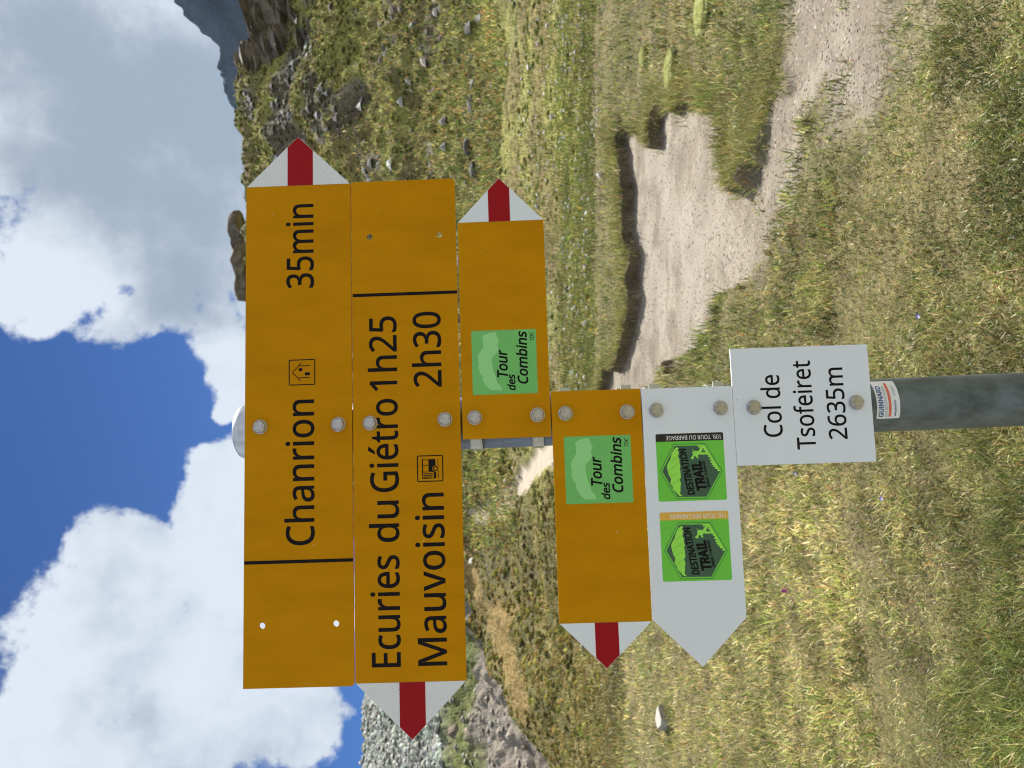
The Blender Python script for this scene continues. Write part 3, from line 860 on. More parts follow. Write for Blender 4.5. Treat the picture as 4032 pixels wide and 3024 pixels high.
def clumps(name, x, y, S, col, flat=.75, mat='shrub_leaf', zoff=0.0):
    """low irregular cushions, one per root: two uneven rings and a top."""
    n = len(x)
    z = height(x, y) + zoff
    k6 = np.arange(6) / 6 * 2 * math.pi
    off = rng.uniform(0, 1, n)[:, None]
    a = k6[None] + off * 6
    j1, j2 = rng.uniform(.7, 1.35, (n, 6)), rng.uniform(.35, .85, (n, 6))
    zz = rng.uniform(.30, .75, (n, 6))
    S_ = S[:, None]
    r1 = np.stack([x[:, None] + np.cos(a) * S_ * j1, y[:, None] + np.sin(a) * S_ * j1, np.repeat((z - .12 * S)[:, None], 6, 1)], -1)
    r2 = np.stack([x[:, None] + np.cos(a + .5) * S_ * j2, y[:, None] + np.sin(a + .5) * S_ * j2, z[:, None] + S_ * flat * zz], -1)
    tp = np.stack([x, y, z + S * flat * rng.uniform(.7, 1.1, n)], -1)[:, None]
    V = np.concatenate([r1, r2, tp], 1).reshape(-1, 3)
    i = (np.arange(n) * 13)[:, None]
    k = np.arange(6)[None]
    k2 = (k + 1) % 6
    t1 = np.stack([i + k, i + k2, i + 6 + k], -1).reshape(-1, 3)
    t2 = np.stack([i + k2, i + 6 + k2, i + 6 + k], -1).reshape(-1, 3)
    t3 = np.stack([i + 6 + k, i + 6 + k2, i + 12 + 0 * k], -1).reshape(-1, 3)
    cv = np.repeat(col[:, None], 13, 1)
    return np_mesh(name, V, [np.concatenate([t1, t2, t3])], (M[mat],), None, cv.reshape(-1, 3))


HS = [(0.085, 0.10, 0.030), (0.14, 0.145, 0.045), (0.19, 0.20, 0.05), (0.185, 0.145, 0.060), (0.065, 0.065, 0.032), (0.24, 0.22, 0.19)]
# right hillside
n = 17000
rr = np.concatenate([rng.uniform(35, 76, 9000), rng.uniform(56, 76, 8000)])
aa = rng.uniform(-.12, .66, n)
x, y = rr * np.sin(aa), rr * np.cos(aa)
nn = fbm(x * .22, y * .22, 4, 241)
rk = rock_mask(aa, rr)
w = np.stack([.3 + .1 * rk, .3 * (1 - rk) + .05, .32 * sst(.4, .6, nn) * (1 - rk) + .02, .22 * (1 - rk) + .05, .14 + .2 * rk, .03 + .5 * rk], -1)
me = clumps('hillside_scrub', x, y, rng.uniform(.06, .22, n) * (.6 + .7 * nn) * sst(33, 44, rr).clip(.35, 1), palette(n, HS, w) * (1.10 + .30 * sst(66, 46, rr))[:, None], zoff=-.03)
tag(link(bpy.data.objects.new('hillside_scrub', me)), 'dark green and olive dwarf scrub covering the rocky hillside', 'scrub', kind='stuff')
# broken rock in the stony bands
n = 16000
rr = rng.uniform(36, 76, n)
aa = rng.uniform(-.08, .64, n)
keep = (rng.random(n) < .05 + .95 * rock_mask(aa, rr) * sst(.35, .6, fbm(aa * 40, rr * .8, 3, 271))) & (rng.random(n) < .45)
rr, aa = rr[keep], aa[keep]
x, y = rr * np.sin(aa), rr * np.cos(aa)
n = len(x)
me = clumps('hillside_rocks', x, y, rng.uniform(.05, .36, n) ** 1.25 * 1.3, palette(n, [(0.27, 0.25, 0.225), (0.15, 0.135, 0.115), (0.38, 0.36, 0.33), (0.31, 0.24, 0.185), (0.55, 0.53, 0.50)], (.4, .25, .2, .1, .05)), 1.0, 'shrub_leaf', zoff=-.02)
hr_o = tag(link(bpy.data.objects.new('hillside_rocks', me)), 'broken grey rocks showing in bands through the hillside scrub', 'rocks', kind='stuff')
# hill grass blades in the gaps
n = 118000
rr = rng.uniform(32, 76, n)
aa = rng.uniform(-.10, .64, n)
x, y = rr * np.sin(aa), rr * np.cos(aa)
nn = fbm(x * .18, y * .18, 4, 251)
ok = rng.random(n) > .8 * rock_mask(aa, rr) + .35 * sst(56, 66, rr)
x, y, rr, aa, nn = x[ok], y[ok], rr[ok], aa[ok], nn[ok]
n = len(x)
w = np.stack([.25 + 0 * nn, .25 + 0 * nn, .35 + 0 * nn, .10 + .1 * (1 - nn), .02 + 0 * nn, .10 + .1 * (1 - nn), .30 * sst(.45, .62, nn)], -1)
me = blades('hillside_grass', x, y, rng.uniform(.10, .34, n), rng.uniform(.035, .07, n), rng.uniform(.2, 1.0, n), palette(n, PAL, w) * (1.25 + 1.2 * (fbm(aa * 9, rr * .35, 3, 256) - .45))[:, None])
tag(link(bpy.data.objects.new('hillside_grass', me)), 'rough grass in bands between rocks on the hillside', 'grass', kind='stuff')
# heath on the left slope
n = 11000
x, y, rr = polar(n, 13.5, 44, -0.6, (-.58, .10))
left = sst(.10, -.05, np.arctan2(x, y)) * sst(13.5, 19, rr)
ok = (rng.random(n) < left * .9) & (trail_d(x, y) > .68) & (poly_sd(x, y, BAND, False) > .9)
nn = fbm(x * .4, y * .4, 4, 261)
w = np.stack([.16 + 0 * nn, .26 + 0 * nn, .16 + 0 * nn, .40 + 0 * nn, .10 + .1 * nn, .01 + 0 * nn], -1)
me = clumps('heath_shrubs', x[ok], y[ok], (rng.uniform(.05, .15, n) * (.6 + .8 * nn) * (.55 + .016 * rr))[ok], (palette(n, HS, w) * np.array([1.28, 1.14, .95]) * (.55 + .9 * sst(.3, .7, fbm(x * 1.3, y * 1.3, 3, 263)))[:, None])[ok], .85, zoff=-.02)
tag(link(bpy.data.objects.new('heath_shrubs', me)), 'low brown and olive heath shrubs covering the slope on the left', 'heath', kind='stuff')

# dark cushions and pebbles among the slope grass
n = 1300
x, y, rr = polar(n, 14, 40, .2, (-.05, .62))
ok = trail_d(x, y) > .8
x, y, rr = x[ok], y[ok], rr[ok]
n = len(x)
me = clumps('slope_cushions', x, y, rng.uniform(.04, .13, n) * (.6 + .02 * rr), palette(n, HS, (.3, .4, .4, .15, .05, .0)) * 1.15, .7, zoff=-.01)
tag(link(bpy.data.objects.new('slope_cushions', me)), 'small dark cushion plants dotted through the slope meadow', 'cushion plants', kind='stuff')
n = 700
x, y, rr = polar(n, 14, 40, .2, (.0, .62))
ok = trail_d(x, y) > .8
x, y, rr = x[ok], y[ok], rr[ok]
n = len(x)
me = clumps('slope_pebbles', x, y, rng.uniform(.015, .05, n) * (.6 + .025 * rr), palette(n, [(0.50, 0.48, 0.44), (0.34, 0.32, 0.29)], (.6, .4)), .8, 'stone_chip' if 'stone_chip' in M else 'shrub_leaf', zoff=.05)
peb_o = tag(link(bpy.data.objects.new('slope_pebbles', me)), 'small pale pebbles strewn through the slope meadow', 'pebbles', kind='stuff')

# scree stones and gully rubble
n = 9000
rr = 84 + 72 * rng.random(n) ** 1.2
aa = rng.uniform(-.58, -.28, n)
x, y = rr * np.sin(aa), rr * np.cos(aa)
SP = [(0.36, 0.375, 0.32), (0.32, 0.33, 0.285), (0.27, 0.27, 0.245), (0.40, 0.41, 0.365)]
me = clumps('scree', x, y, rng.uniform(.14, .60, n) ** 1.2, palette(n, SP, (.4, .3, .15, .15)), 1.0, 'stone_chip' if 'stone_chip' in M else 'shrub_leaf')
scree_o = tag(link(bpy.data.objects.new('scree', me)), 'grey green scree of broken stones below the left skyline', 'scree', kind='stuff')
n = 700
rr = rng.uniform(50, 84, n)
aa = rng.uniform(-.58, -.26, n)
x, y = rr * np.sin(aa), rr * np.cos(aa)
me = clumps('gully_rubble', x, y, rng.uniform(.08, .34, n), palette(n, [(0.30, 0.275, 0.235), (0.36, 0.31, 0.25), (0.20, 0.185, 0.16)], (.5, .3, .2)), .8, 'stone_chip' if 'stone_chip' in M else 'shrub_leaf')
rub_o = tag(link(bpy.data.objects.new('gully_rubble', me)), 'loose brown rubble on the floor of the gully at left', 'rubble', kind='stuff')
sm, sb, snt = principled('stone_chip', (0.3, 0.3, 0.27), 0.9, spec=0.2)
at_ = snt.nodes.new('ShaderNodeAttribute')
at_.attribute_name = 'col'
snt.links.new(at_.outputs['Color'], sb.inputs['Base Color'])
for o in (scree_o, rub_o, peb_o, hr_o):
    o.data.materials[0] = sm

# path gravel
n = 5500
x, y, r = polar(n * 3, 3, 12.5, .6, (.02, .62))
sd = dirt_sd(x, y)
k = sd > .03
x, y, r = x[k][:n], y[k][:n], r[k][:n]
n = len(x)
me = clumps('path_gravel', x, y, rng.uniform(.004, .011, n) * (.7 + .07 * r), palette(n, [(0.34, 0.305, 0.25), (0.27, 0.23, 0.18), (0.17, 0.14, 0.105), (0.48, 0.46, 0.42)], (.45, .35, .15, .05)), .6, 'stone_chip')
tag(link(bpy.data.objects.new('path_gravel', me)), 'fine pale gravel and crumbs of soil scattered on the dirt path', 'gravel', kind='stuff')

# ------------------------------------------------------------------ rocks and stones
_ico = {}


def ico(sub):
    if sub not in _ico:
        bm = bmesh.new()
        bmesh.ops.create_icosphere(bm, subdivisions=sub, radius=1)
        bm.verts.ensure_lookup_table()
        V = np.array([v.co[:] for v in bm.verts])
        F = np.array([[v.index for v in f.verts] for f in bm.faces])
        bm.free()
        _ico[sub] = (V, F)
    return _ico[sub]


def rock_verts(sub, dims, seed, cuts=9, rough=.10, freq=2.2, roundish=0.0, fold=1.0):
    g = np.random.default_rng(seed)
    V, F = ico(sub)
    V = V.copy()
    for _ in range(cuts):
        nv = g.normal(size=3)
        nv /= np.linalg.norm(nv)
        dd = g.uniform(.45, .85) + roundish
        s = V @ nv - dd
        V -= np.maximum(s, 0)[:, None] * nv
    dsp = (fbm(V[:, 0] * freq + V[:, 2] * 1.7 + seed, V[:, 1] * freq - V[:, 2] * 1.3, 4, seed) - .5) * 2 * rough
    dsp += (fbm(V[:, 0] * freq * .4 + 5, V[:, 2] * freq * 2.6 + V[:, 1], 3, seed + 3) - .5) * rough * fold
    V *= (1 + dsp)[:, None]
    return V * np.asarray(dims), F


def rot_z(V, a):
    c, s = math.cos(a), math.sin(a)
    return np.stack([V[:, 0] * c - V[:, 1] * s, V[:, 0] * s + V[:, 1] * c, V[:, 2]], -1)


def rock_thing(name, loc, pieces, mat, label, cat, group=None, smooth=False):
    Vs, Fs, k = [], [], 0
    for V, F in pieces:
        Vs.append(V)
        Fs.append(F + k)
        k += len(V)
    me = np_mesh(name, np.concatenate(Vs), [np.concatenate(Fs)], (M[mat],), None, None, smooth)
    o = bpy.data.objects.new(name, me)
    o.location = loc
    link(o)
    return tag(o, label, cat, group)


def outcrop(key, n, mat, label, seed, name='rock_outcrop', tall=1.0, cat='rock outcrop', big=1.0, layers=False, fall=0.0, bury=0.0):
    x, y, z, wd, hg = ROCKS[key]
    wd, hg = wd * big, hg * big
    g = np.random.default_rng(seed)
    pcs = []
    if layers:
        for i in range(n):
            t = i / (n - 1)
            s = wd * g.uniform(.16, .30)
            V, F = rock_verts(4, (s * g.uniform(.9, 1.5), s * g.uniform(.8, 1.2), hg * g.uniform(.10, .20)), seed * 31 + i, 22, .04, 4.5, -.06, 0.3)
            V = rot_z(V, g.uniform(-.5, .5))
            V[:, 2] += V[:, 0] * .18
            ox = g.uniform(-.42, .42) * wd
            pcs.append((V + np.array([ox, (t - .5) * wd * .35 + bury, (t - .5) * hg * .9 - fall * ox]), F))
        n = 0
    for i in range(n):
        s = wd / 2 * g.uniform(.35, .62)
        d = (s * g.uniform(.9, 1.3), s * g.uniform(.6, 1.0), max(s * .45, hg * .5 * g.uniform(.5, .95)) * tall)
        V, F = rock_verts(4, d, seed * 31 + i, 10, .09, 2.6)
        V = rot_z(V, g.uniform(-.6, .6))
        ox = (i / max(1, n - 1) - .5) * wd * .72
        V = V + np.array([ox, g.uniform(-.3, .3) * wd * .3, g.uniform(-.25, .25) * hg * .6])
        pcs.append((V, F))
    yaw = -math.atan2(x, y)
    pcs = [(rot_z(V, yaw), F) for V, F in pcs]
    return rock_thing(name, (x, y, z), pcs, mat, label, cat)


outcrop('A', 48, 'rock_dark', 'big dark layered crag on the ridge under the blue mountain', 3, big=1.25, layers=True, fall=.42, bury=.3)
outcrop('B', 22, 'rock_dark', 'smaller dark crag on the skyline just left of the big layered crag', 5, big=1.1, layers=True, bury=.4)
outcrop('C', 11, 'rock_grey', 'long grey broken rock band in the hillside below the big crag', 7, layers=True)
outcrop('D', 9, 'rock_brown', 'reddish brown rock step halfway up the hillside above the arrow tip', 9, layers=True)
outcrop('F', 6, 'rock_dark', 'dark overhanging boulder on the lower slope at the picture edge', 11, layers=True)
outcrop('G', 2, 'rock_dark', 'small dark rock in a shadowed hollow on the lower green slope', 13)
outcrop('H', 12, 'rock_grey', 'row of low dark grey rocks at the foot of the hill', 15, layers=True, big=.8, bury=.2)
outcrop('I', 2, 'rock_grey', 'short grey rock group next to the upper yellow sign end', 17, tall=.6)
outcrop('J', 3, 'rock_grey', 'pale grey rock face on the upper hill near the red arrow tip', 19, tall=.7)
outcrop('K', 5, 'rock_dark', 'rounded rock knoll rising on the skyline behind the topmost sign', 21, 'rock_knoll', cat='rock knoll', big=.92, bury=.6)
outcrop('L', 8, 'rock_grey', 'grey rock rib under the small dark crag', 23, layers=True)
outcrop('a', 1, 'rock_brown', 'large brown boulder in the gully below the scree', 25, 'boulder', cat='boulder', big=1.05)
outcrop('b', 1, 'rock_brown', 'pinkish brown boulder cut by the picture edge at the foot of the scree', 27, 'boulder', cat='boulder', big=1.1)
outcrop('c', 1, 'rock_grey', 'rounded grey boulder nearest the heath crest in the gully', 29, 'boulder', cat='boulder', big=1.05)
outcrop('d', 1, 'rock_grey', 'small dark boulder in grass between the gully and heath', 31, 'boulder', cat='boulder')

# the single pale stone on the meadow, left
bx, by, bw, bh = BIGSTONE
V, F = rock_verts(4, (bw * .40, bw * .30, bh * .5), 77, 6, .07, 1.8, .08)
rock_thing('stone', (bx, by, float(height(np.array([bx]), np.array([by]))[0]) + bh * .17), [(V, F)], 'stone_buff',
           'lone pale oval stone lying in the yellow grass below the heath', 'stone')

variants = []
for i in range(6):
    V, F = rock_verts(2, (1, .8 + .06 * i, .62), 300 + i, 7, .08, 2.0)
    variants.append(np_mesh('stone', V, [F], (M['pale_stone'],), None, None, False))


def stones(pts, label, group, sink=.25, big=1.0, lift=.02, own={}):
    for i, (x, y, s) in enumerate(pts):
        o = bpy.data.objects.new('stone', variants[i % 6])
        z = float(height(np.array([x]), np.array([y]))[0])
        o.location = (x, y, z + s * .5 * (.62 - sink) + lift)
        s *= big
        h = s / 2
        o.scale = (h * rng.uniform(.85, 1.3), h * rng.uniform(.7, 1.1), h * rng.uniform(.8, 1.2))
        o.rotation_euler = (0, 0, rng.uniform(0, 6.28))
        link(o)
        tag(o, own.get(i, label), 'stone', group)


stones(STONES, 'small pale stone lying among many others in the green slope meadow', 'pale stones scattered over the slope meadow', big=1.6, lift=.05,
       own={0: 'large pale stone in the middle of the slope meadow above the bare path', 1: 'pale stone on the meadow rim just above the right end of the bare path'})
stones(PATHSTONES, 'small white stone at the foot of the shaded path bank', 'white stones along the path bank')
stones(LSTONES, 'pale grey stone lying on the heath slope at left', 'pale stones on the heath slope', big=1.2, lift=.05,
       own={0: 'pale block high on the heath slope, just under the lower edge of the second sign', 1: 'upper of two pale stones beside the bend of the hill trail',
            2: 'lower of two pale stones beside the bend of the hill trail', 3: 'small pale stone near the hill trail, left of the upper green route sticker',
            4: 'upper small pale stone beside the red tip of the small left arrow', 5: 'small pale stone hidden close behind the red tip of the small left arrow',
            6: 'tiny pale stone in the grass left of the small left arrow tip'})

# moss cushions on the turf bank
for i, (x, y, sx, sy) in enumerate(MOSS):
    V, F = rock_verts(5, (sx * .75, sy * .40, .045), 400 + i, 0, .12, 1.8)
    z = float(height(np.array([x]), np.array([y]))[0])
    nn_ = fbm(V[:, 0] * 40 + V[:, 2] * 90, V[:, 1] * 40, 3, 401 + i)
    V[:, 2] += .022 * (nn_ - .5)
    cm = mixc((0.42, 0.43, 0.19), (0.29, 0.31, 0.10), sst(.35, .65, nn_))
    me = np_mesh('moss_cushion', V, [F], (M['shrub_leaf'],), None, cm, False)
    o = bpy.data.objects.new('moss_cushion', me)
    o.location = (x, y, z + .035)
    o.rotation_euler = (0, 0, -.5)
    link(o)
    tag(o, ('bright yellow green moss cushion on the bank beside the shadowed turf edge', 'long pale moss cushion at the picture edge above the path',
            'small pale moss cushion at the rim of the bank')[i], 'moss cushion')


# flowers
def flower_mesh(name, petals, s, col, ccol):
    V, F3, cv = [], [], []
    for k in range(petals):
        a = 2 * math.pi * k / petals
        w = math.pi / petals * .9
        i = len(V)
        V += [(0, 0, 0), (math.cos(a - w) * s * .7, math.sin(a - w) * s * .7, s * .25), (math.cos(a) * s, math.sin(a) * s, s * .45), (math.cos(a + w) * s * .7, math.sin(a + w) * s * .7, s * .25)]
        F3 += [(i, i + 1, i + 2), (i, i + 2, i + 3)]
        cv += [ccol, col, col, col]
    i = len(V)
    V += [(-.0012, 0, 0), (.0012, 0, 0), (.0008, .001, -s * 3.2), (-.0008, .001, -s * 3.2)]
    F3 += [(i, i + 1, i + 2), (i, i + 2, i + 3)]
    cv += [(0.08, .12, .03)] * 4
    return np_mesh(name, V, [np.array(F3)], (M['petal'],), None, np.array(cv))


def flower(x, y, me, h, label, cat, group=None, tilt=.5):
    o = bpy.data.objects.new('wildflower', me)
    o.location = (x, y, float(height(np.array([x]), np.array([y]))[0]) + h)
    o.rotation_euler = (tilt, rng.uniform(-.3, .3), rng.uniform(-.5, .5))
    link(o)
    return tag(o, label, cat, group)


# a magenta flower head is a short spike of florets
def spike_mesh():
    V, F3, cv = [], [], []
    for k in range(16):
        a = k * 2.4
        zz = k * .0022
        r_ = .010 * (1 - k / 26)
        c = np.array([math.cos(a) * r_, math.sin(a) * r_, zz])
        i = len(V)
        V += [tuple(c + np.array(d) * .008) for d in ((-1, 0, 0), (1, 0, 0), (0, 0, 1.1), (0, -1, .2))]
        F3 += [(i, i + 1, i + 2), (i, i + 3, i + 2), (i + 3, i + 1, i + 2)]
        cv += [(0.36, 0.05, 0.27), (0.42, .08, .32), (.5, .12, .4), (.3, .04, .22)]
    return np_mesh('wildflower', V, [np.array(F3)], (M['petal'],), None, np.array(cv))


sm_ = spike_mesh()
fx, fy = FLOWERS['magenta']
flower(fx, fy, sm_, .03, 'magenta flower spike in the grass below the white arrow sign', 'flower', tilt=.1)
bl = flower_mesh('wildflower', 5, .013, (0.06, 0.05, 0.42), (.5, .5, .6))
for k, lb in (('blue', 'violet blue gentian in the turf beside the name plate'), ('blue2', 'blue gentian below the name plate and left of the pole'), ('blue3', 'blue gentian just under the lower edge of the name plate')):
    flower(FLOWERS[k][0], FLOWERS[k][1], bl, .03, lb, 'flower')
yl = flower_mesh('wildflower', 6, .03, (0.75, 0.55, 0.02), (.6, .38, .02))
for x, y in YF:
    flower(x, y, yl, .12, 'small yellow flower in the green meadow behind the path', 'flower', 'yellow flowers in the slope meadow', tilt=.9)

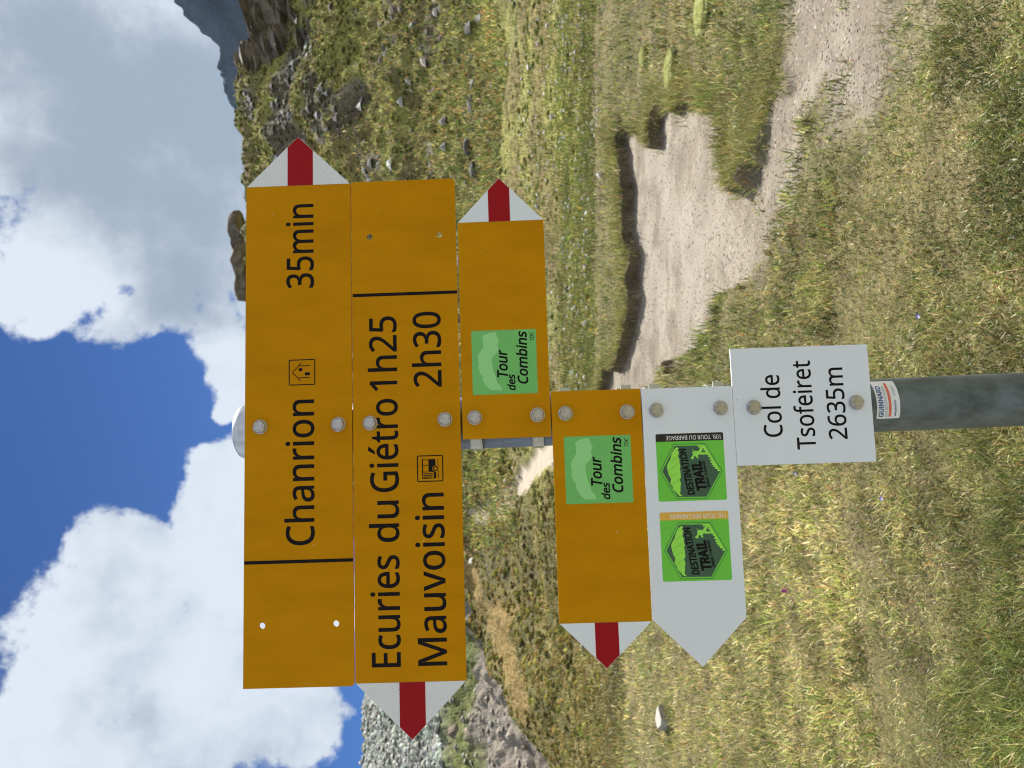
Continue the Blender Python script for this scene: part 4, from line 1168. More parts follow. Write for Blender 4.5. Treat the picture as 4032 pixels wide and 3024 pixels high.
# ------------------------------------------------------------------ signpost
GLYPH = {"&":[1025,[[426,1015,474,1013,517,1004,555,989,589,970,616,945,639,916,655,882,665,843,668,800,662,744,643,694,611,650,570,610,522,573,468,538,738,277,761,308,781,341,798,377,812,416,825,457,836,500,961,500,945,442,926,386,905,333,880,284,851,239,818,199,1022,0,856,0,734,118,704,93,673,70,640,49,605,31,568,15,529,3,486,-7,440,-12,389,-14,328,-11,272,0,222,18,178,42,142,73,113,111,91,155,79,205,74,261,77,306,86,347,100,384,120,417,145,448,175,476,210,503,248,529,290,555,261,589,232,625,207,663,186,704,173,748,168,797,171,840,182,880,199,915,222,945,252,970,288,989,329,1004,375,1013],[364,478,317,448,278,418,246,386,223,352,208,312,203,265,209,217,226,176,255,141,293,116,340,100,394,95,451,99,502,108,548,125,588,146,624,169,655,195],[422,915,368,907,326,884,298,847,289,798,295,750,315,705,336,676,361,644,392,611,442,642,481,672,511,701,530,731,542,764,546,800,538,846,513,882,473,907]]],"-":[451,[[56,321,56,430,395,430,395,321]]],".":[375,[[101,76,107,120,126,148,154,164,186,169,220,164,249,148,268,120,275,76,268,32,249,3,220,-14,186,-20,154,-14,126,3,107,32]]],"0":[801,[[732,501,731,442,728,386,722,334,714,284,700,224,680,170,656,123,627,82,592,48,553,21,507,2,456,-10,399,-14,329,-7,267,13,214,48,169,95,132,154,104,225,89,285,78,352,71,424,69,501,71,580,77,652,87,718,102,779,128,849,163,908,207,954,261,988,325,1009,399,1015,470,1009,532,988,585,954,631,908,668,849,696,779,712,718,723,652,730,580],[192,501,193,436,197,376,203,322,212,273,229,217,250,172,278,137,312,111,352,96,399,91,446,96,487,111,520,136,548,171,570,216,587,272,596,321,603,376,607,436,608,501,607,567,603,627,596,681,587,729,570,784,548,830,520,865,487,890,446,905,399,910,352,905,312,890,278,865,250,830,229,784,212,729,203,681,197,627,193,567]]],"1":[801,[[497,0,377,0,377,699,377,768,380,820,382,871,361,850,342,833,296,794,189,707,125,790,395,1000,497,1000]]],"2":[801,[[728,0,67,0,67,102,329,367,377,415,419,460,457,501,488,540,514,579,535,617,550,656,559,697,562,741,556,792,540,833,513,866,477,890,434,904,385,909,339,906,296,898,257,884,220,865,182,841,144,814,78,896,105,918,134,938,165,957,197,973,231,987,267,999,305,1007,344,1012,385,1014,445,1010,498,1000,546,982,588,957,622,927,651,890,671,848,684,800,688,748,684,697,673,648,655,601,631,555,601,510,566,466,525,420,481,373,431,324,223,118,223,112,728,112]]],"3":[801,[[690,766,688,723,679,685,665,650,646,619,622,593,593,570,560,552,523,537,483,527,483,521,557,506,616,481,662,445,695,400,715,346,721,284,717,229,703,177,681,130,649,88,607,52,555,24,510,7,459,-5,401,-12,338,-14,286,-13,238,-9,192,-2,148,8,105,22,63,41,63,155,106,136,151,120,199,107,247,97,293,92,339,90,420,95,485,113,533,142,566,182,586,230,592,287,589,326,578,360,560,389,534,412,502,431,464,445,419,455,368,462,312,464,216,464,216,569,314,569,366,571,412,579,452,592,486,610,514,633,536,659,557,705,564,758,559,803,543,840,515,870,479,893,434,906,382,910,332,908,286,900,244,887,205,870,168,850,130,826,69,910,107,937,151,961,201,983,256,1000,316,1011,381,1014,454,1010,518,996,571,975,614,944,657,893,682,834]]],"5":[801,[[385,613,450,610,510,598,563,578,610,552,649,518,680,478,703,432,717,379,721,319,716,253,701,194,676,141,642,95,600,56,548,26,489,4,422,-10,347,-14,297,-12,249,-8,202,0,160,11,121,24,88,41,88,157,124,138,165,122,211,109,258,99,304,93,349,91,396,94,439,101,478,114,512,132,541,156,564,186,582,221,592,261,595,307,589,367,568,417,535,457,487,486,424,504,345,510,303,508,255,503,209,496,174,489,112,528,150,1000,651,1000,651,888,255,888,231,598,296,608,338,612]]],"6":[801,[[77,427,78,485,82,542,89,598,99,653,113,706,130,757,152,805,179,849,211,890,249,926,293,956,342,981,399,999,463,1010,535,1014,566,1013,600,1011,633,1007,658,1001,658,896,631,904,602,909,570,912,538,913,477,910,423,899,377,881,337,857,303,827,275,793,253,754,235,711,221,664,211,614,204,562,200,508,209,508,232,540,262,569,297,592,340,611,372,619,407,624,445,626,501,622,552,610,597,590,638,563,671,528,699,487,719,438,731,383,735,322,731,256,718,196,696,143,666,96,630,58,586,27,536,4,480,-9,417,-14,371,-11,326,-2,284,13,245,33,209,61,176,94,147,133,123,179,103,232,89,291,80,356],[416,90,471,96,519,115,559,146,589,191,607,250,613,322,608,381,592,432,565,473,528,505,479,523,420,529,378,526,340,517,305,502,262,471,229,433,209,390,202,346,205,300,215,255,232,212,256,172,286,138,323,112,366,95]]],"9":[801,[[728,573,727,516,723,459,716,403,707,347,693,294,675,243,653,195,626,151,594,110,556,74,512,44,462,19,405,1,341,-10,269,-14,239,-13,204,-11,170,-6,143,0,143,105,170,98,202,92,235,88,266,87,328,90,382,101,428,119,467,143,501,172,529,207,552,245,570,288,584,335,594,385,600,437,604,490,595,490,571,459,542,431,506,408,464,389,432,381,396,376,357,374,302,378,252,390,207,410,166,437,133,471,106,513,86,561,74,615,70,676,74,743,88,803,110,857,140,904,177,942,221,973,272,996,328,1009,389,1014,436,1011,480,1002,522,987,562,965,598,938,630,905,659,865,683,819,702,768,717,709,725,644],[389,910,335,904,288,885,247,853,216,808,198,750,192,678,197,618,213,567,239,526,276,495,324,477,384,471,427,474,465,483,500,498,544,529,576,567,597,610,604,654,600,699,590,744,574,788,550,828,520,862,483,888,439,905]]],"A":[895,[[763,0,643,310,246,310,127,0,0,0,391,1004,504,1004,894,0],[493,724,479,765,460,826,445,874,431,817,415,765,402,724,289,422,605,422]]],"B":[910,[[422,1000,510,997,586,986,651,969,705,945,747,912,777,869,795,816,801,752,799,714,791,680,779,648,752,606,715,572,684,554,650,540,611,531,611,524,651,515,689,503,725,487,756,467,783,442,805,412,822,376,831,333,835,284,830,227,816,175,793,130,761,90,721,58,673,33,618,15,556,4,487,0,136,0,136,1000],[447,574,524,579,582,593,623,616,650,648,666,688,671,738,664,788,645,827,613,856,566,876,504,888,427,892,262,892,262,574],[262,469,262,106,464,106,543,112,605,129,648,158,677,196,695,242,700,294,695,344,677,387,646,421,600,447,560,460,511,467,454,469]]],"C":[885,[[564,903,513,900,465,891,420,876,379,855,343,828,311,796,283,759,261,716,242,669,229,617,221,560,218,500,221,440,228,385,240,333,257,286,287,230,325,183,372,146,427,118,491,102,563,97,606,98,648,102,688,108,727,116,765,125,803,136,803,27,765,14,726,4,687,-4,645,-10,597,-13,545,-14,472,-10,405,2,344,21,290,49,242,84,200,125,165,173,137,228,114,289,98,355,89,426,85,501,87,557,93,610,103,661,117,709,141,768,172,823,209,871,253,913,303,949,360,977,423,998,491,1010,566,1014,617,1012,666,1007,714,999,760,987,803,972,842,955,791,849,759,862,725,875,688,887,649,896,608,901]]],"D":[1022,[[937,510,933,429,921,355,902,288,875,228,840,175,799,129,751,90,696,57,635,32,568,14,494,4,415,0,136,0,136,1000,444,1000,517,996,585,986,648,968,706,944,758,913,804,875,843,830,877,779,903,722,922,658,933,587],[804,506,801,569,793,627,779,678,760,724,726,776,683,818,631,851,570,874,502,888,426,892,262,892,262,108,398,108,475,112,544,124,605,144,658,172,702,208,739,252,767,304,788,363,800,431]]],"E":[779,[[695,0,136,0,136,1000,695,1000,695,889,262,889,262,577,669,577,669,468,262,468,262,111,695,111]]],"G":[1020,[[570,528,916,528,916,38,862,22,807,9,752,-1,695,-8,632,-13,564,-14,490,-10,421,2,359,21,303,48,252,83,209,124,172,172,141,226,117,287,99,352,89,424,85,500,89,576,101,646,120,712,147,772,181,826,222,874,270,915,324,950,385,978,452,998,525,1010,604,1014,659,1012,712,1007,763,999,811,987,858,972,902,955,854,846,817,861,777,875,735,887,690,896,644,901,597,903,539,900,486,891,437,876,392,854,340,817,296,771,262,715,242,668,228,616,220,560,217,500,219,442,227,388,239,337,256,289,286,233,327,185,377,146,421,124,472,108,530,98,594,95,636,96,673,98,706,102,750,110,790,119,790,416,570,416]]],"I":[475,[[417,0,56,0,56,73,174,99,174,899,56,927,56,1000,417,1000,417,927,300,899,300,99,417,73]]],"L":[734,[[136,0,136,1000,262,1000,262,112,699,112,699,0]]],"M":[1270,[[577,0,248,877,242,877,245,845,247,805,249,760,251,711,252,659,252,606,252,0,136,0,136,1000,322,1000,630,181,636,181,950,1000,1134,1000,1134,0,1010,0,1010,615,1010,664,1011,712,1013,759,1015,803,1020,875,1014,875,681,0]]],"N":[1064,[[929,0,782,0,246,831,241,831,244,795,246,754,250,660,252,610,252,559,252,0,136,0,136,1000,282,1000,815,172,821,172,817,239,813,338,811,389,811,436,811,1000,929,1000]]],"O":[1094,[[1008,501,1007,445,1001,391,992,339,979,291,956,230,927,176,891,127,850,85,802,50,747,22,687,2,620,-10,548,-14,473,-10,404,2,343,23,289,51,240,86,199,128,164,176,135,231,113,291,101,340,92,392,87,446,85,503,89,577,98,647,114,712,136,772,164,826,199,874,241,916,289,951,344,979,406,999,474,1011,549,1015,621,1011,687,999,747,980,801,952,849,917,891,875,927,827,956,772,979,712,995,647,1005,577],[218,501,221,441,227,384,238,332,254,284,281,228,317,182,362,144,415,117,477,101,548,95,619,101,681,117,733,144,777,182,813,228,840,284,856,332,867,384,873,441,875,501,870,591,856,670,831,739,797,798,752,844,696,878,628,898,549,905,478,899,415,883,362,856,317,820,281,773,254,718,238,670,227,619,221,562]]],"R":[871,[[412,1000,490,996,558,986,617,968,666,944,706,912,737,874,758,828,772,776,776,716,773,665,763,621,746,583,725,550,700,521,672,498,641,478,609,462,576,448,850,0,703,0,461,413,262,413,262,0,136,0,136,1000],[405,891,262,891,262,520,412,520,486,525,545,541,590,568,621,605,639,653,646,710,643,751,634,786,620,815,587,849,541,873,502,883,457,889]]],"S":[769,[[703,268,698,211,684,160,660,116,627,77,585,45,536,20,479,1,416,-10,346,-14,309,-13,273,-12,239,-8,190,-2,146,8,106,19,71,34,71,154,108,140,150,126,197,113,247,103,299,97,352,95,398,97,440,104,476,115,520,139,552,171,571,210,577,256,572,301,556,339,527,371,484,401,445,421,398,441,342,462,301,478,263,495,229,513,185,543,148,576,120,613,100,655,91,687,86,721,84,759,89,810,102,855,125,896,155,931,193,960,237,983,288,1000,343,1011,403,1014,457,1012,507,1007,555,999,599,987,641,974,679,958,640,850,604,864,567,877,527,888,486,897,444,902,401,903,361,901,326,895,296,885,259,863,232,834,217,798,211,758,217,711,232,674,260,642,301,613,337,595,379,576,430,556,486,534,535,511,579,487,616,460,647,431,672,398,689,360,700,317]]],"T":[779,[[452,0,326,0,326,889,14,889,14,1000,763,1000,763,889,452,889]]],"U":[1024,[[896,353,892,286,878,224,854,166,821,114,779,70,726,34,680,13,628,-2,571,-11,507,-14,419,-8,343,11,278,43,223,88,181,142,150,205,132,276,126,356,126,1000,252,1000,252,352,259,276,281,213,317,162,368,125,434,103,514,95,571,99,620,110,662,128,696,153,724,183,745,219,760,260,769,304,772,353,772,1000,896,1000]]],"V":[840,[[840,1000,483,0,357,0,0,1000,132,1000,357,359,371,319,384,280,404,208,413,174,420,140,428,174,436,209,446,244,457,282,483,361,707,1000]]],"a":[786,[[403,763,468,760,523,748,569,729,606,703,643,655,665,591,672,511,672,0,583,0,559,106,553,106,520,69,487,39,450,15,408,-1,377,-8,341,-13,301,-14,258,-11,217,-3,180,10,147,29,118,53,95,83,78,119,68,161,64,209,74,278,104,335,153,382,203,409,265,429,339,442,424,448,552,452,552,497,547,553,534,597,511,627,480,648,442,660,396,664,358,662,320,656,284,646,250,634,216,621,185,606,147,699,182,716,221,731,263,744,309,755,355,761],[440,363,356,355,291,340,246,318,216,288,198,251,192,207,202,153,230,115,274,93,329,85,389,91,442,109,487,138,522,179,543,233,550,300,550,367]]],"b":[861,[[242,805,242,759,240,716,238,679,235,651,242,651,266,681,296,708,331,731,371,749,420,760,475,763,541,757,601,739,654,709,700,666,737,611,763,545,779,466,784,375,782,314,775,257,763,206,746,160,717,107,680,63,637,29,588,5,534,-9,475,-14,420,-10,371,0,331,18,296,41,266,67,242,95,232,95,207,0,119,0,119,1064,242,1064],[454,661,404,658,362,648,328,631,300,607,278,576,262,539,251,493,244,440,242,380,242,374,245,309,254,252,268,203,288,162,327,121,383,96,457,88,518,96,568,121,607,162,629,204,644,253,654,311,657,377,654,443,644,501,629,550,607,590,568,629,517,653]]],"c":[672,[[420,-14,356,-9,297,4,243,27,195,59,154,101,121,153,102,198,88,250,80,308,77,371,80,437,89,497,103,550,123,597,158,649,200,692,249,724,304,747,364,760,429,765,466,763,503,759,539,753,588,740,626,724,588,622,552,634,510,646,466,654,426,657,378,653,337,643,301,625,271,600,247,568,228,529,215,484,207,432,204,373,207,316,215,265,228,220,247,181,271,150,300,125,334,107,374,96,419,92,458,94,494,98,527,105,572,119,613,136,613,27,574,9,530,-4,498,-9,461,-13]]],"d":[861,[[385,-14,319,-8,259,10,207,41,161,83,124,138,98,205,82,283,77,374,82,465,98,544,125,611,162,666,208,709,260,740,320,759,387,765,442,761,489,750,529,733,564,710,594,683,619,654,627,654,623,708,620,740,619,765,619,1064,742,1064,742,0,643,0,625,101,619,101,594,70,564,43,529,19,488,1,440,-10],[405,88,476,95,532,117,572,153,599,204,615,270,620,350,620,373,618,439,609,496,594,546,574,588,535,629,478,654,403,662,343,654,293,627,254,583,232,540,217,491,208,434,204,371,208,308,217,252,232,203,254,162,293,121,343,96]]],"e":[790,[[409,765,470,760,526,746,575,723,618,691,653,651,681,604,702,551,714,491,718,426,718,352,204,352,213,273,235,209,270,158,317,121,375,98,444,91,490,93,532,97,571,104,608,115,646,127,685,143,685,35,647,20,609,7,571,-2,532,-9,487,-13,438,-14,370,-9,307,5,250,29,199,63,157,106,123,159,103,204,88,255,80,310,77,370,80,429,87,484,100,535,118,581,150,636,188,681,235,717,287,744,345,759],[408,664,353,658,306,639,268,607,239,564,218,512,207,450,590,450,587,491,581,528,570,562,545,604,511,637,481,652,447,661]]],"f":[482,[[465,655,276,655,276,0,153,0,153,655,21,655,21,713,153,755,153,798,156,859,165,911,181,955,203,992,231,1021,265,1043,304,1059,347,1068,396,1071,439,1070,478,1064,513,1055,542,1046,510,950,486,957,458,964,428,969,398,971,344,960,306,929,289,897,279,853,276,800,276,751,465,751]]],"g":[861,[[385,765,433,762,478,752,519,737,557,715,590,686,620,651,627,651,644,751,742,751,742,-13,738,-80,726,-139,706,-191,677,-235,641,-271,595,-300,541,-320,478,-332,406,-336,353,-335,304,-331,257,-324,213,-315,173,-303,136,-289,136,-175,173,-192,215,-207,261,-218,309,-227,360,-232,413,-234,473,-228,524,-209,565,-177,596,-135,614,-83,620,-22,620,7,622,55,625,99,619,99,591,64,558,36,522,14,481,-2,436,-11,387,-14,318,-8,257,12,204,44,159,88,123,144,98,211,82,287,77,374,82,459,98,535,123,601,159,659,204,705,256,738,317,758],[402,661,362,657,326,646,295,627,268,602,245,569,228,529,215,483,207,431,204,373,208,307,217,250,233,201,256,160,295,120,345,95,405,87,458,91,503,102,540,120,570,148,593,184,609,228,616,263,620,302,622,345,622,374,619,438,612,493,599,539,580,577,556,608,527,632,491,648,449,658]]],"h":[866,[[242,752,242,725,240,697,235,647,244,647,271,683,304,711,342,734,385,750,431,760,478,763,535,760,586,751,630,735,667,712,697,682,721,646,738,601,749,549,752,489,752,0,630,0,630,480,626,536,612,581,590,616,557,641,515,656,462,661,410,658,366,647,331,630,302,605,279,574,263,537,251,493,245,444,242,388,242,0,119,0,119,1064,242,1064]]],"i":[361,[[242,751,242,0,119,0,119,751],[182,1032,209,1027,232,1013,248,989,254,954,248,919,232,895,209,880,182,875,154,880,130,895,114,919,109,954,114,989,130,1013,154,1027]]],"l":[361,[[242,0,119,0,119,1064,242,1064]]],"m":[1310,[[943,765,1020,757,1084,736,1133,700,1161,662,1180,614,1192,557,1196,489,1196,0,1074,0,1074,483,1070,537,1058,582,1037,616,1008,641,969,656,922,661,856,654,804,633,765,598,739,550,724,488,718,415,718,0,597,0,597,483,592,537,580,582,559,617,529,641,491,656,443,661,396,658,356,647,324,630,297,605,277,575,261,538,251,495,244,445,242,389,242,0,119,0,119,751,218,751,237,648,244,648,270,684,302,714,338,736,378,752,421,762,465,765,520,761,568,751,610,734,645,710,673,678,695,639,702,639,730,678,764,710,805,734,849,751,895,761]]],"n":[866,[[480,765,544,761,598,748,645,728,683,700,713,662,735,614,748,557,752,489,752,0,630,0,630,480,626,536,612,581,590,616,557,641,515,656,462,661,388,653,330,630,290,591,263,538,248,470,242,389,242,0,119,0,119,751,218,751,237,648,244,648,272,684,306,714,345,736,388,752,433,762]]],"o":[847,[[772,377,769,317,761,261,747,211,729,165,705,124,677,88,645,57,608,32,567,12,521,-2,473,-11,422,-14,373,-11,328,-2,284,12,244,32,208,57,175,88,147,124,122,165,103,211,89,261,80,317,77,377,80,437,88,492,101,542,119,588,151,640,191,684,239,719,295,744,357,760,426,765,491,760,551,744,606,719,654,684,694,640,728,588,747,542,761,492,769,437],[204,377,207,320,215,269,228,223,246,183,270,150,300,123,335,104,377,92,424,88,472,92,513,104,549,123,579,150,603,183,621,223,634,269,642,320,644,377,642,434,634,484,620,529,602,568,578,601,548,627,513,646,471,657,423,661,353,653,298,627,256,585,234,544,217,495,208,440]]],"r":[578,[[469,765,515,763,538,760,557,756,542,643,502,650,481,652,461,653,418,648,378,634,341,613,308,583,281,547,260,504,250,472,244,438,242,401,242,0,119,0,119,751,220,751,234,613,239,613,266,654,297,690,333,721,374,744,419,760]]],"s":[671,[[608,207,604,161,592,121,571,85,544,55,509,31,468,11,420,-3,367,-11,308,-14,258,-13,213,-8,173,-1,137,8,103,20,73,34,73,146,105,131,141,117,181,104,224,94,267,88,311,85,368,89,413,99,447,116,478,151,489,196,485,223,473,246,452,269,418,291,388,307,350,324,304,342,258,360,216,379,179,398,133,429,99,465,78,510,71,566,80,624,106,674,149,713,191,736,239,752,293,761,353,765,398,763,440,759,481,751,520,741,557,729,592,714,550,616,518,629,485,640,451,650,416,658,381,662,345,664,298,661,260,653,229,639,199,610,189,573,194,544,207,520,232,499,268,478,300,464,338,447,382,430,428,412,468,394,504,375,549,344,581,307,601,262]]],"t":[506,[[370,87,398,88,427,92,454,97,475,102,475,8,451,-1,419,-8,383,-12,349,-14,311,-12,274,-5,240,6,209,23,182,47,160,77,143,115,132,162,129,218,129,655,22,655,22,714,130,763,179,923,252,923,252,751,469,751,469,655,252,655,252,221,256,180,267,146,285,120,323,95]]],"u":[866,[[746,751,746,0,646,0,627,99,622,99,595,64,560,35,521,13,478,-2,432,-11,384,-14,327,-11,277,-1,233,15,196,37,165,67,141,104,124,148,114,200,111,259,111,751,235,751,235,268,240,213,253,168,276,133,308,108,350,93,402,88,454,92,498,102,534,120,563,144,586,175,603,212,614,256,621,305,623,360,623,751]]],"v":[711,[[284,0,0,751,132,751,291,308,315,239,327,203,338,167,346,136,352,109,357,109,364,136,373,168,384,204,397,241,420,308,580,751,711,751,426,0]]],"w":[1101,[[604,424,587,482,572,537,560,585,552,623,546,623,539,585,527,536,513,481,505,452,496,423,361,1,221,1,15,752,143,752,246,352,257,311,268,270,285,191,291,157,296,127,301,127,311,169,323,223,337,279,352,329,485,752,619,752,748,329,768,261,778,225,787,190,794,157,798,129,804,129,808,156,814,188,823,226,833,267,854,352,959,752,1085,752,877,1,732,1]]],"\u00e9":[790,[[409,765,470,760,526,746,575,723,618,691,653,651,681,604,702,551,714,491,718,426,718,352,204,352,213,273,235,209,270,158,317,121,375,98,444,91,490,93,532,97,571,104,608,115,646,127,685,143,685,35,647,20,609,7,571,-2,532,-9,487,-13,438,-14,370,-9,307,5,250,29,199,63,157,106,123,159,103,204,88,255,80,310,77,370,80,429,87,484,100,535,118,581,150,636,188,681,235,717,287,744,345,759],[408,664,353,658,306,639,268,607,239,564,218,512,207,450,590,450,587,491,581,528,570,562,545,604,511,637,481,652,447,661],[606,1059,591,1037,570,1011,545,983,518,953,489,924,460,896,432,870,406,849,325,849,325,866,347,895,370,929,395,966,419,1004,440,1040,458,1073,606,1073]]]," ":[360,[]]}
OX, OY, OZ = 0.09907, 0.89437, 1.61674     # sign plane: local millimetres (X right, Z up) from this point, faces look to -Y


def sheet(splines, thick, y_front, ox=0.0, oz=0.0, offset=0.0, name='sheet'):
    """flat closed outlines in millimetres (holes allowed) -> extruded mesh data, front face at y_front (m), relative to (ox, oz) mm."""
    if offset:
        splines = [fatten(P, offset) for P in splines]
    pts, edges, faces_in = [], [], []
    for P in splines:
        k, n = len(pts), len(P)
        pts += [Vector(((x - ox) / 1000, (z - oz) / 1000)) for x, z in P]
        faces_in.append(list(range(k, k + n)))
    # group each ring with the holes inside it through an even-odd test on the triangles
    V2, _e, T3, *_ = delaunay_2d_cdt(pts, [(f[i], f[(i + 1) % len(f)]) for f in faces_in for i in range(len(f))], [], 0, 1e-7)
    rings = [np.array([pts[i][:] for i in f]) for f in faces_in]
    V2 = np.array([v[:] for v in V2])
    T3 = np.array(T3)
    cen = V2[T3].mean(1)
    odd = np.zeros(len(T3), int)
    for R_ in rings:
        odd += (poly_sd(cen[:, 0], cen[:, 1], R_) > 0)
    T3 = T3[odd % 2 == 1]
    a, b, c = V2[T3[:, 0]], V2[T3[:, 1]], V2[T3[:, 2]]
    cr = (b[:, 0] - a[:, 0]) * (c[:, 1] - a[:, 1]) - (b[:, 1] - a[:, 1]) * (c[:, 0] - a[:, 0])
    T3 = np.where((cr < 0)[:, None], T3[:, ::-1], T3)
    E = np.concatenate([T3[:, [0, 1]], T3[:, [1, 2]], T3[:, [2, 0]]])
    key = {(int(p), int(q)) for p, q in E}
    bd = np.array([e for e in key if (e[1], e[0]) not in key])
    n = len(V2)
    V = np.zeros((2 * n, 3))
    V[:n, 0], V[:n, 1], V[:n, 2] = V2[:, 0], y_front, V2[:, 1]
    V[n:, 0], V[n:, 1], V[n:, 2] = V2[:, 0], y_front + thick, V2[:, 1]
    side = np.stack([bd[:, 1], bd[:, 0], bd[:, 0] + n, bd[:, 1] + n], -1)
    return np_mesh(name, V, [T3, T3[:, ::-1] + n, side])


def circle(x, z, r, n=20):
    return [(x + r * math.cos(2 * math.pi * k / n), z + r * math.sin(2 * math.pi * k / n)) for k in range(n)]


def rrect(x0, x1, z0, z1, r, n=4, corners=(1, 1, 1, 1)):
    """corners: bottom left, bottom right, top right, top left."""
    out = []
    for (cx, cz, a0), c in zip(((x0, z0, 180), (x1, z0, 270), (x1, z1, 0), (x0, z1, 90)), corners):
        if not c or r <= 0:
            out.append((cx, cz))
            continue
        mx, mz = cx + (r if cx == x0 else -r), cz + (r if cz == z0 else -r)
        for k in range(n + 1):
            a = math.radians(a0 + 90 * k / n)
            out.append((mx + r * math.cos(a), mz + r * math.sin(a)))
    return out


def fatten(P, d):
    """push a closed outline outwards by d (outer rings run clockwise, holes the other way), mitres clamped."""
    A = np.array(P, float)
    A = A[np.hypot(*(A - np.roll(A, 1, 0)).T) > 1e-6]
    e = np.roll(A, -1, 0) - A
    e /= np.hypot(e[:, 0], e[:, 1])[:, None] + 1e-12
    nrm_ = np.stack([-e[:, 1], e[:, 0]], 1)
    p = np.roll(nrm_, 1, 0)
    m_ = nrm_ + p
    l = np.hypot(m_[:, 0], m_[:, 1])[:, None]
    m_ = m_ / np.maximum(l, 1e-6)
    c = np.clip((m_ * nrm_).sum(1), .55, 1)[:, None]
    return [tuple(q) for q in A + m_ * d / c]


def text_outline(txt, x0, x1, zb, cap, italic=0.0, track=0.0):
    """outlines of a line of lettering whose ink runs from x0 to x1 with baseline zb and capital height cap (mm)."""
    pen, polys = 0.0, []
    for ch in txt:
        adv, spl = GLYPH[ch]
        for f in spl:
            P = [(pen + f[i] + italic * f[i + 1], f[i + 1]) for i in range(0, len(f), 2)]
            polys.append(P)
        pen += adv + track
    lo = min(p[0] for P in polys for p in P)
    hi = max(p[0] for P in polys for p in P)
    sx, sz = (x1 - x0) / (hi - lo), cap / 1000
    return [[(x0 + (x - lo) * sx, zb + z * sz) for x, z in P] for P in polys]


def part(name, me, mat, parent, label=None):
    if isinstance(mat, str):
        me.materials.clear()
        me.materials.append(M[mat])
    o = bpy.data.objects.new(name, me)
    link(o, parent)
    if label:
        o['label'] = label
    return o


FR = 0.0          # sign fronts lie in the plane y = 0 of the sign's own frame
PT = 0.0028       # plate thickness
POLE = Vector((0.0605, 0.9402, 0.0))
PRAD = 0.0322


def bolt_mesh(seed):
    """washer, chamfered hexagon head with a raised ring on the face; built about its axis, head towards -Y."""
    bm = bmesh.new()
    prof_w = [(0, .0), (.0086, .0), (.0086, .0013), (.0076, .0016), (0, .0016)]

    def lathe(prof, n, rot=0.0, ax=0):
        rings = []
        for r_, h in prof:
            if r_ == 0:
                rings.append([bm.verts.new((0, -h, 0))])
            else:
                rings.append([bm.verts.new((r_ * math.cos(rot + 2 * math.pi * k / n), -h, r_ * math.sin(rot + 2 * math.pi * k / n))) for k in range(n)])
        for a, b in zip(rings, rings[1:]):
            for k in range(n):
                k2 = (k + 1) % n
                if len(a) == 1 and len(b) > 1:
                    bm.faces.new((a[0], b[k], b[k2]))
                elif len(b) == 1 and len(a) > 1:
                    bm.faces.new((a[k2], a[k], b[0]))
                elif len(a) > 1:
                    bm.faces.new((a[k2], a[k], b[k], b[k2]))
    lathe(prof_w[1:], 24)
    hx = seed * .7
    lathe([(.0080, .0014), (.0080, .0050), (.0069, .0062), (0, .0062)], 6, hx)
    lathe([(.0048, .0061), (.0048, .0065), (.0041, .0065), (.0039, .00625), (0, .00625)], 20)
    bm.normal_update()
    bmesh.ops.recalc_face_normals(bm, faces=bm.faces)
    me = bpy.data.meshes.new('bolt')
    bm.to_mesh(me)
    bm.free()
    return me


def clamp_mesh(z):
    """steel band round the pole with a flat flange behind the sign plate; z in the sign's frame, pole axis passed in pole_local."""
    bm = bmesh.new()
    n = 36
    w = .0065
    R0, R1 = PRAD + .0004, PRAD + .0020
    ring = []
    for k in range(n):
        a = 2 * math.pi * k / n
        ring.append([bm.verts.new((R * math.cos(a), R * math.sin(a), s * w)) for R, s in ((R0, -1), (R1, -1), (R1, 1), (R0, 1))])
    for k in range(n):
        A, B = ring[k], ring[(k + 1) % n]
        for i in range(4):
            j = (i + 1) % 4
            bm.faces.new((A[i], B[i], B[j], A[j]))
    # flange between the band and the back of the plate
    y0, y1 = -(POLE.y - OY) + PT + .0003, -PRAD + .006
    for sx in (-1, 1):
        xs = (sx * .010, sx * .0335)
        v = [bm.verts.new((x, y, zz)) for zz in (-w * .92, w * .92) for x, y in ((xs[0], y0), (xs[1], y0), (xs[1], y0 + .0022), (xs[0], y1))]
        for f in ((0, 1, 2, 3), (4, 7, 6, 5), (0, 4, 5, 1), (1, 5, 6, 2), (2, 6, 7, 3), (3, 7, 4, 0)):
            bm.faces.new([v[i] for i in f])
    bmesh.ops.recalc_face_normals(bm, faces=bm.faces)
    me = bpy.data.meshes.new('clamp')
    bm.to_mesh(me)
    bm.free()
    return me


# pole
TILT = math.radians(0.55)
TOPZ = 1.6 + 0.3075
pole = empty('signpost_pole', (POLE.x, POLE.y, 0), 'grey galvanised steel pole that carries all the signs, with a silver cap', 'post')
pole.rotation_euler = (0, -TILT, 0)
pole.location.x = POLE.x + math.tan(TILT) * 1.45


def lathe_z(name, prof, n, mat, parent, smooth=True):
    V, F = [], []
    for r_, z in prof:
        V += [(r_ * math.cos(2 * math.pi * k / n), r_ * math.sin(2 * math.pi * k / n), z) for k in range(n)]
    for i in range(len(prof) - 1):
        for k in range(n):
            k2 = (k + 1) % n
            F.append((i * n + k, i * n + k2, (i + 1) * n + k2, (i + 1) * n + k))
    me = np_mesh(name, np.array(V), [np.array(F)], (), None, None, smooth)
    return part(name, me, mat, parent)


lathe_z('tube', [(PRAD, -.06), (PRAD, .5), (PRAD, 1.0), (PRAD, 1.3), (PRAD, TOPZ), (PRAD * .9, TOPZ), (.0001, TOPZ)], 72, 'galvanised', pole)
cz = TOPZ - .030
lathe_z('cap', [(.0340, cz), (.0345, cz + .004), (.0345, cz + .062), (.0336, cz + .068), (.0312, cz + .0735), (.027, cz + .0765), (.018, cz + .0785), (.0001, cz + .079)], 64, 'cap_aluminium', pole)


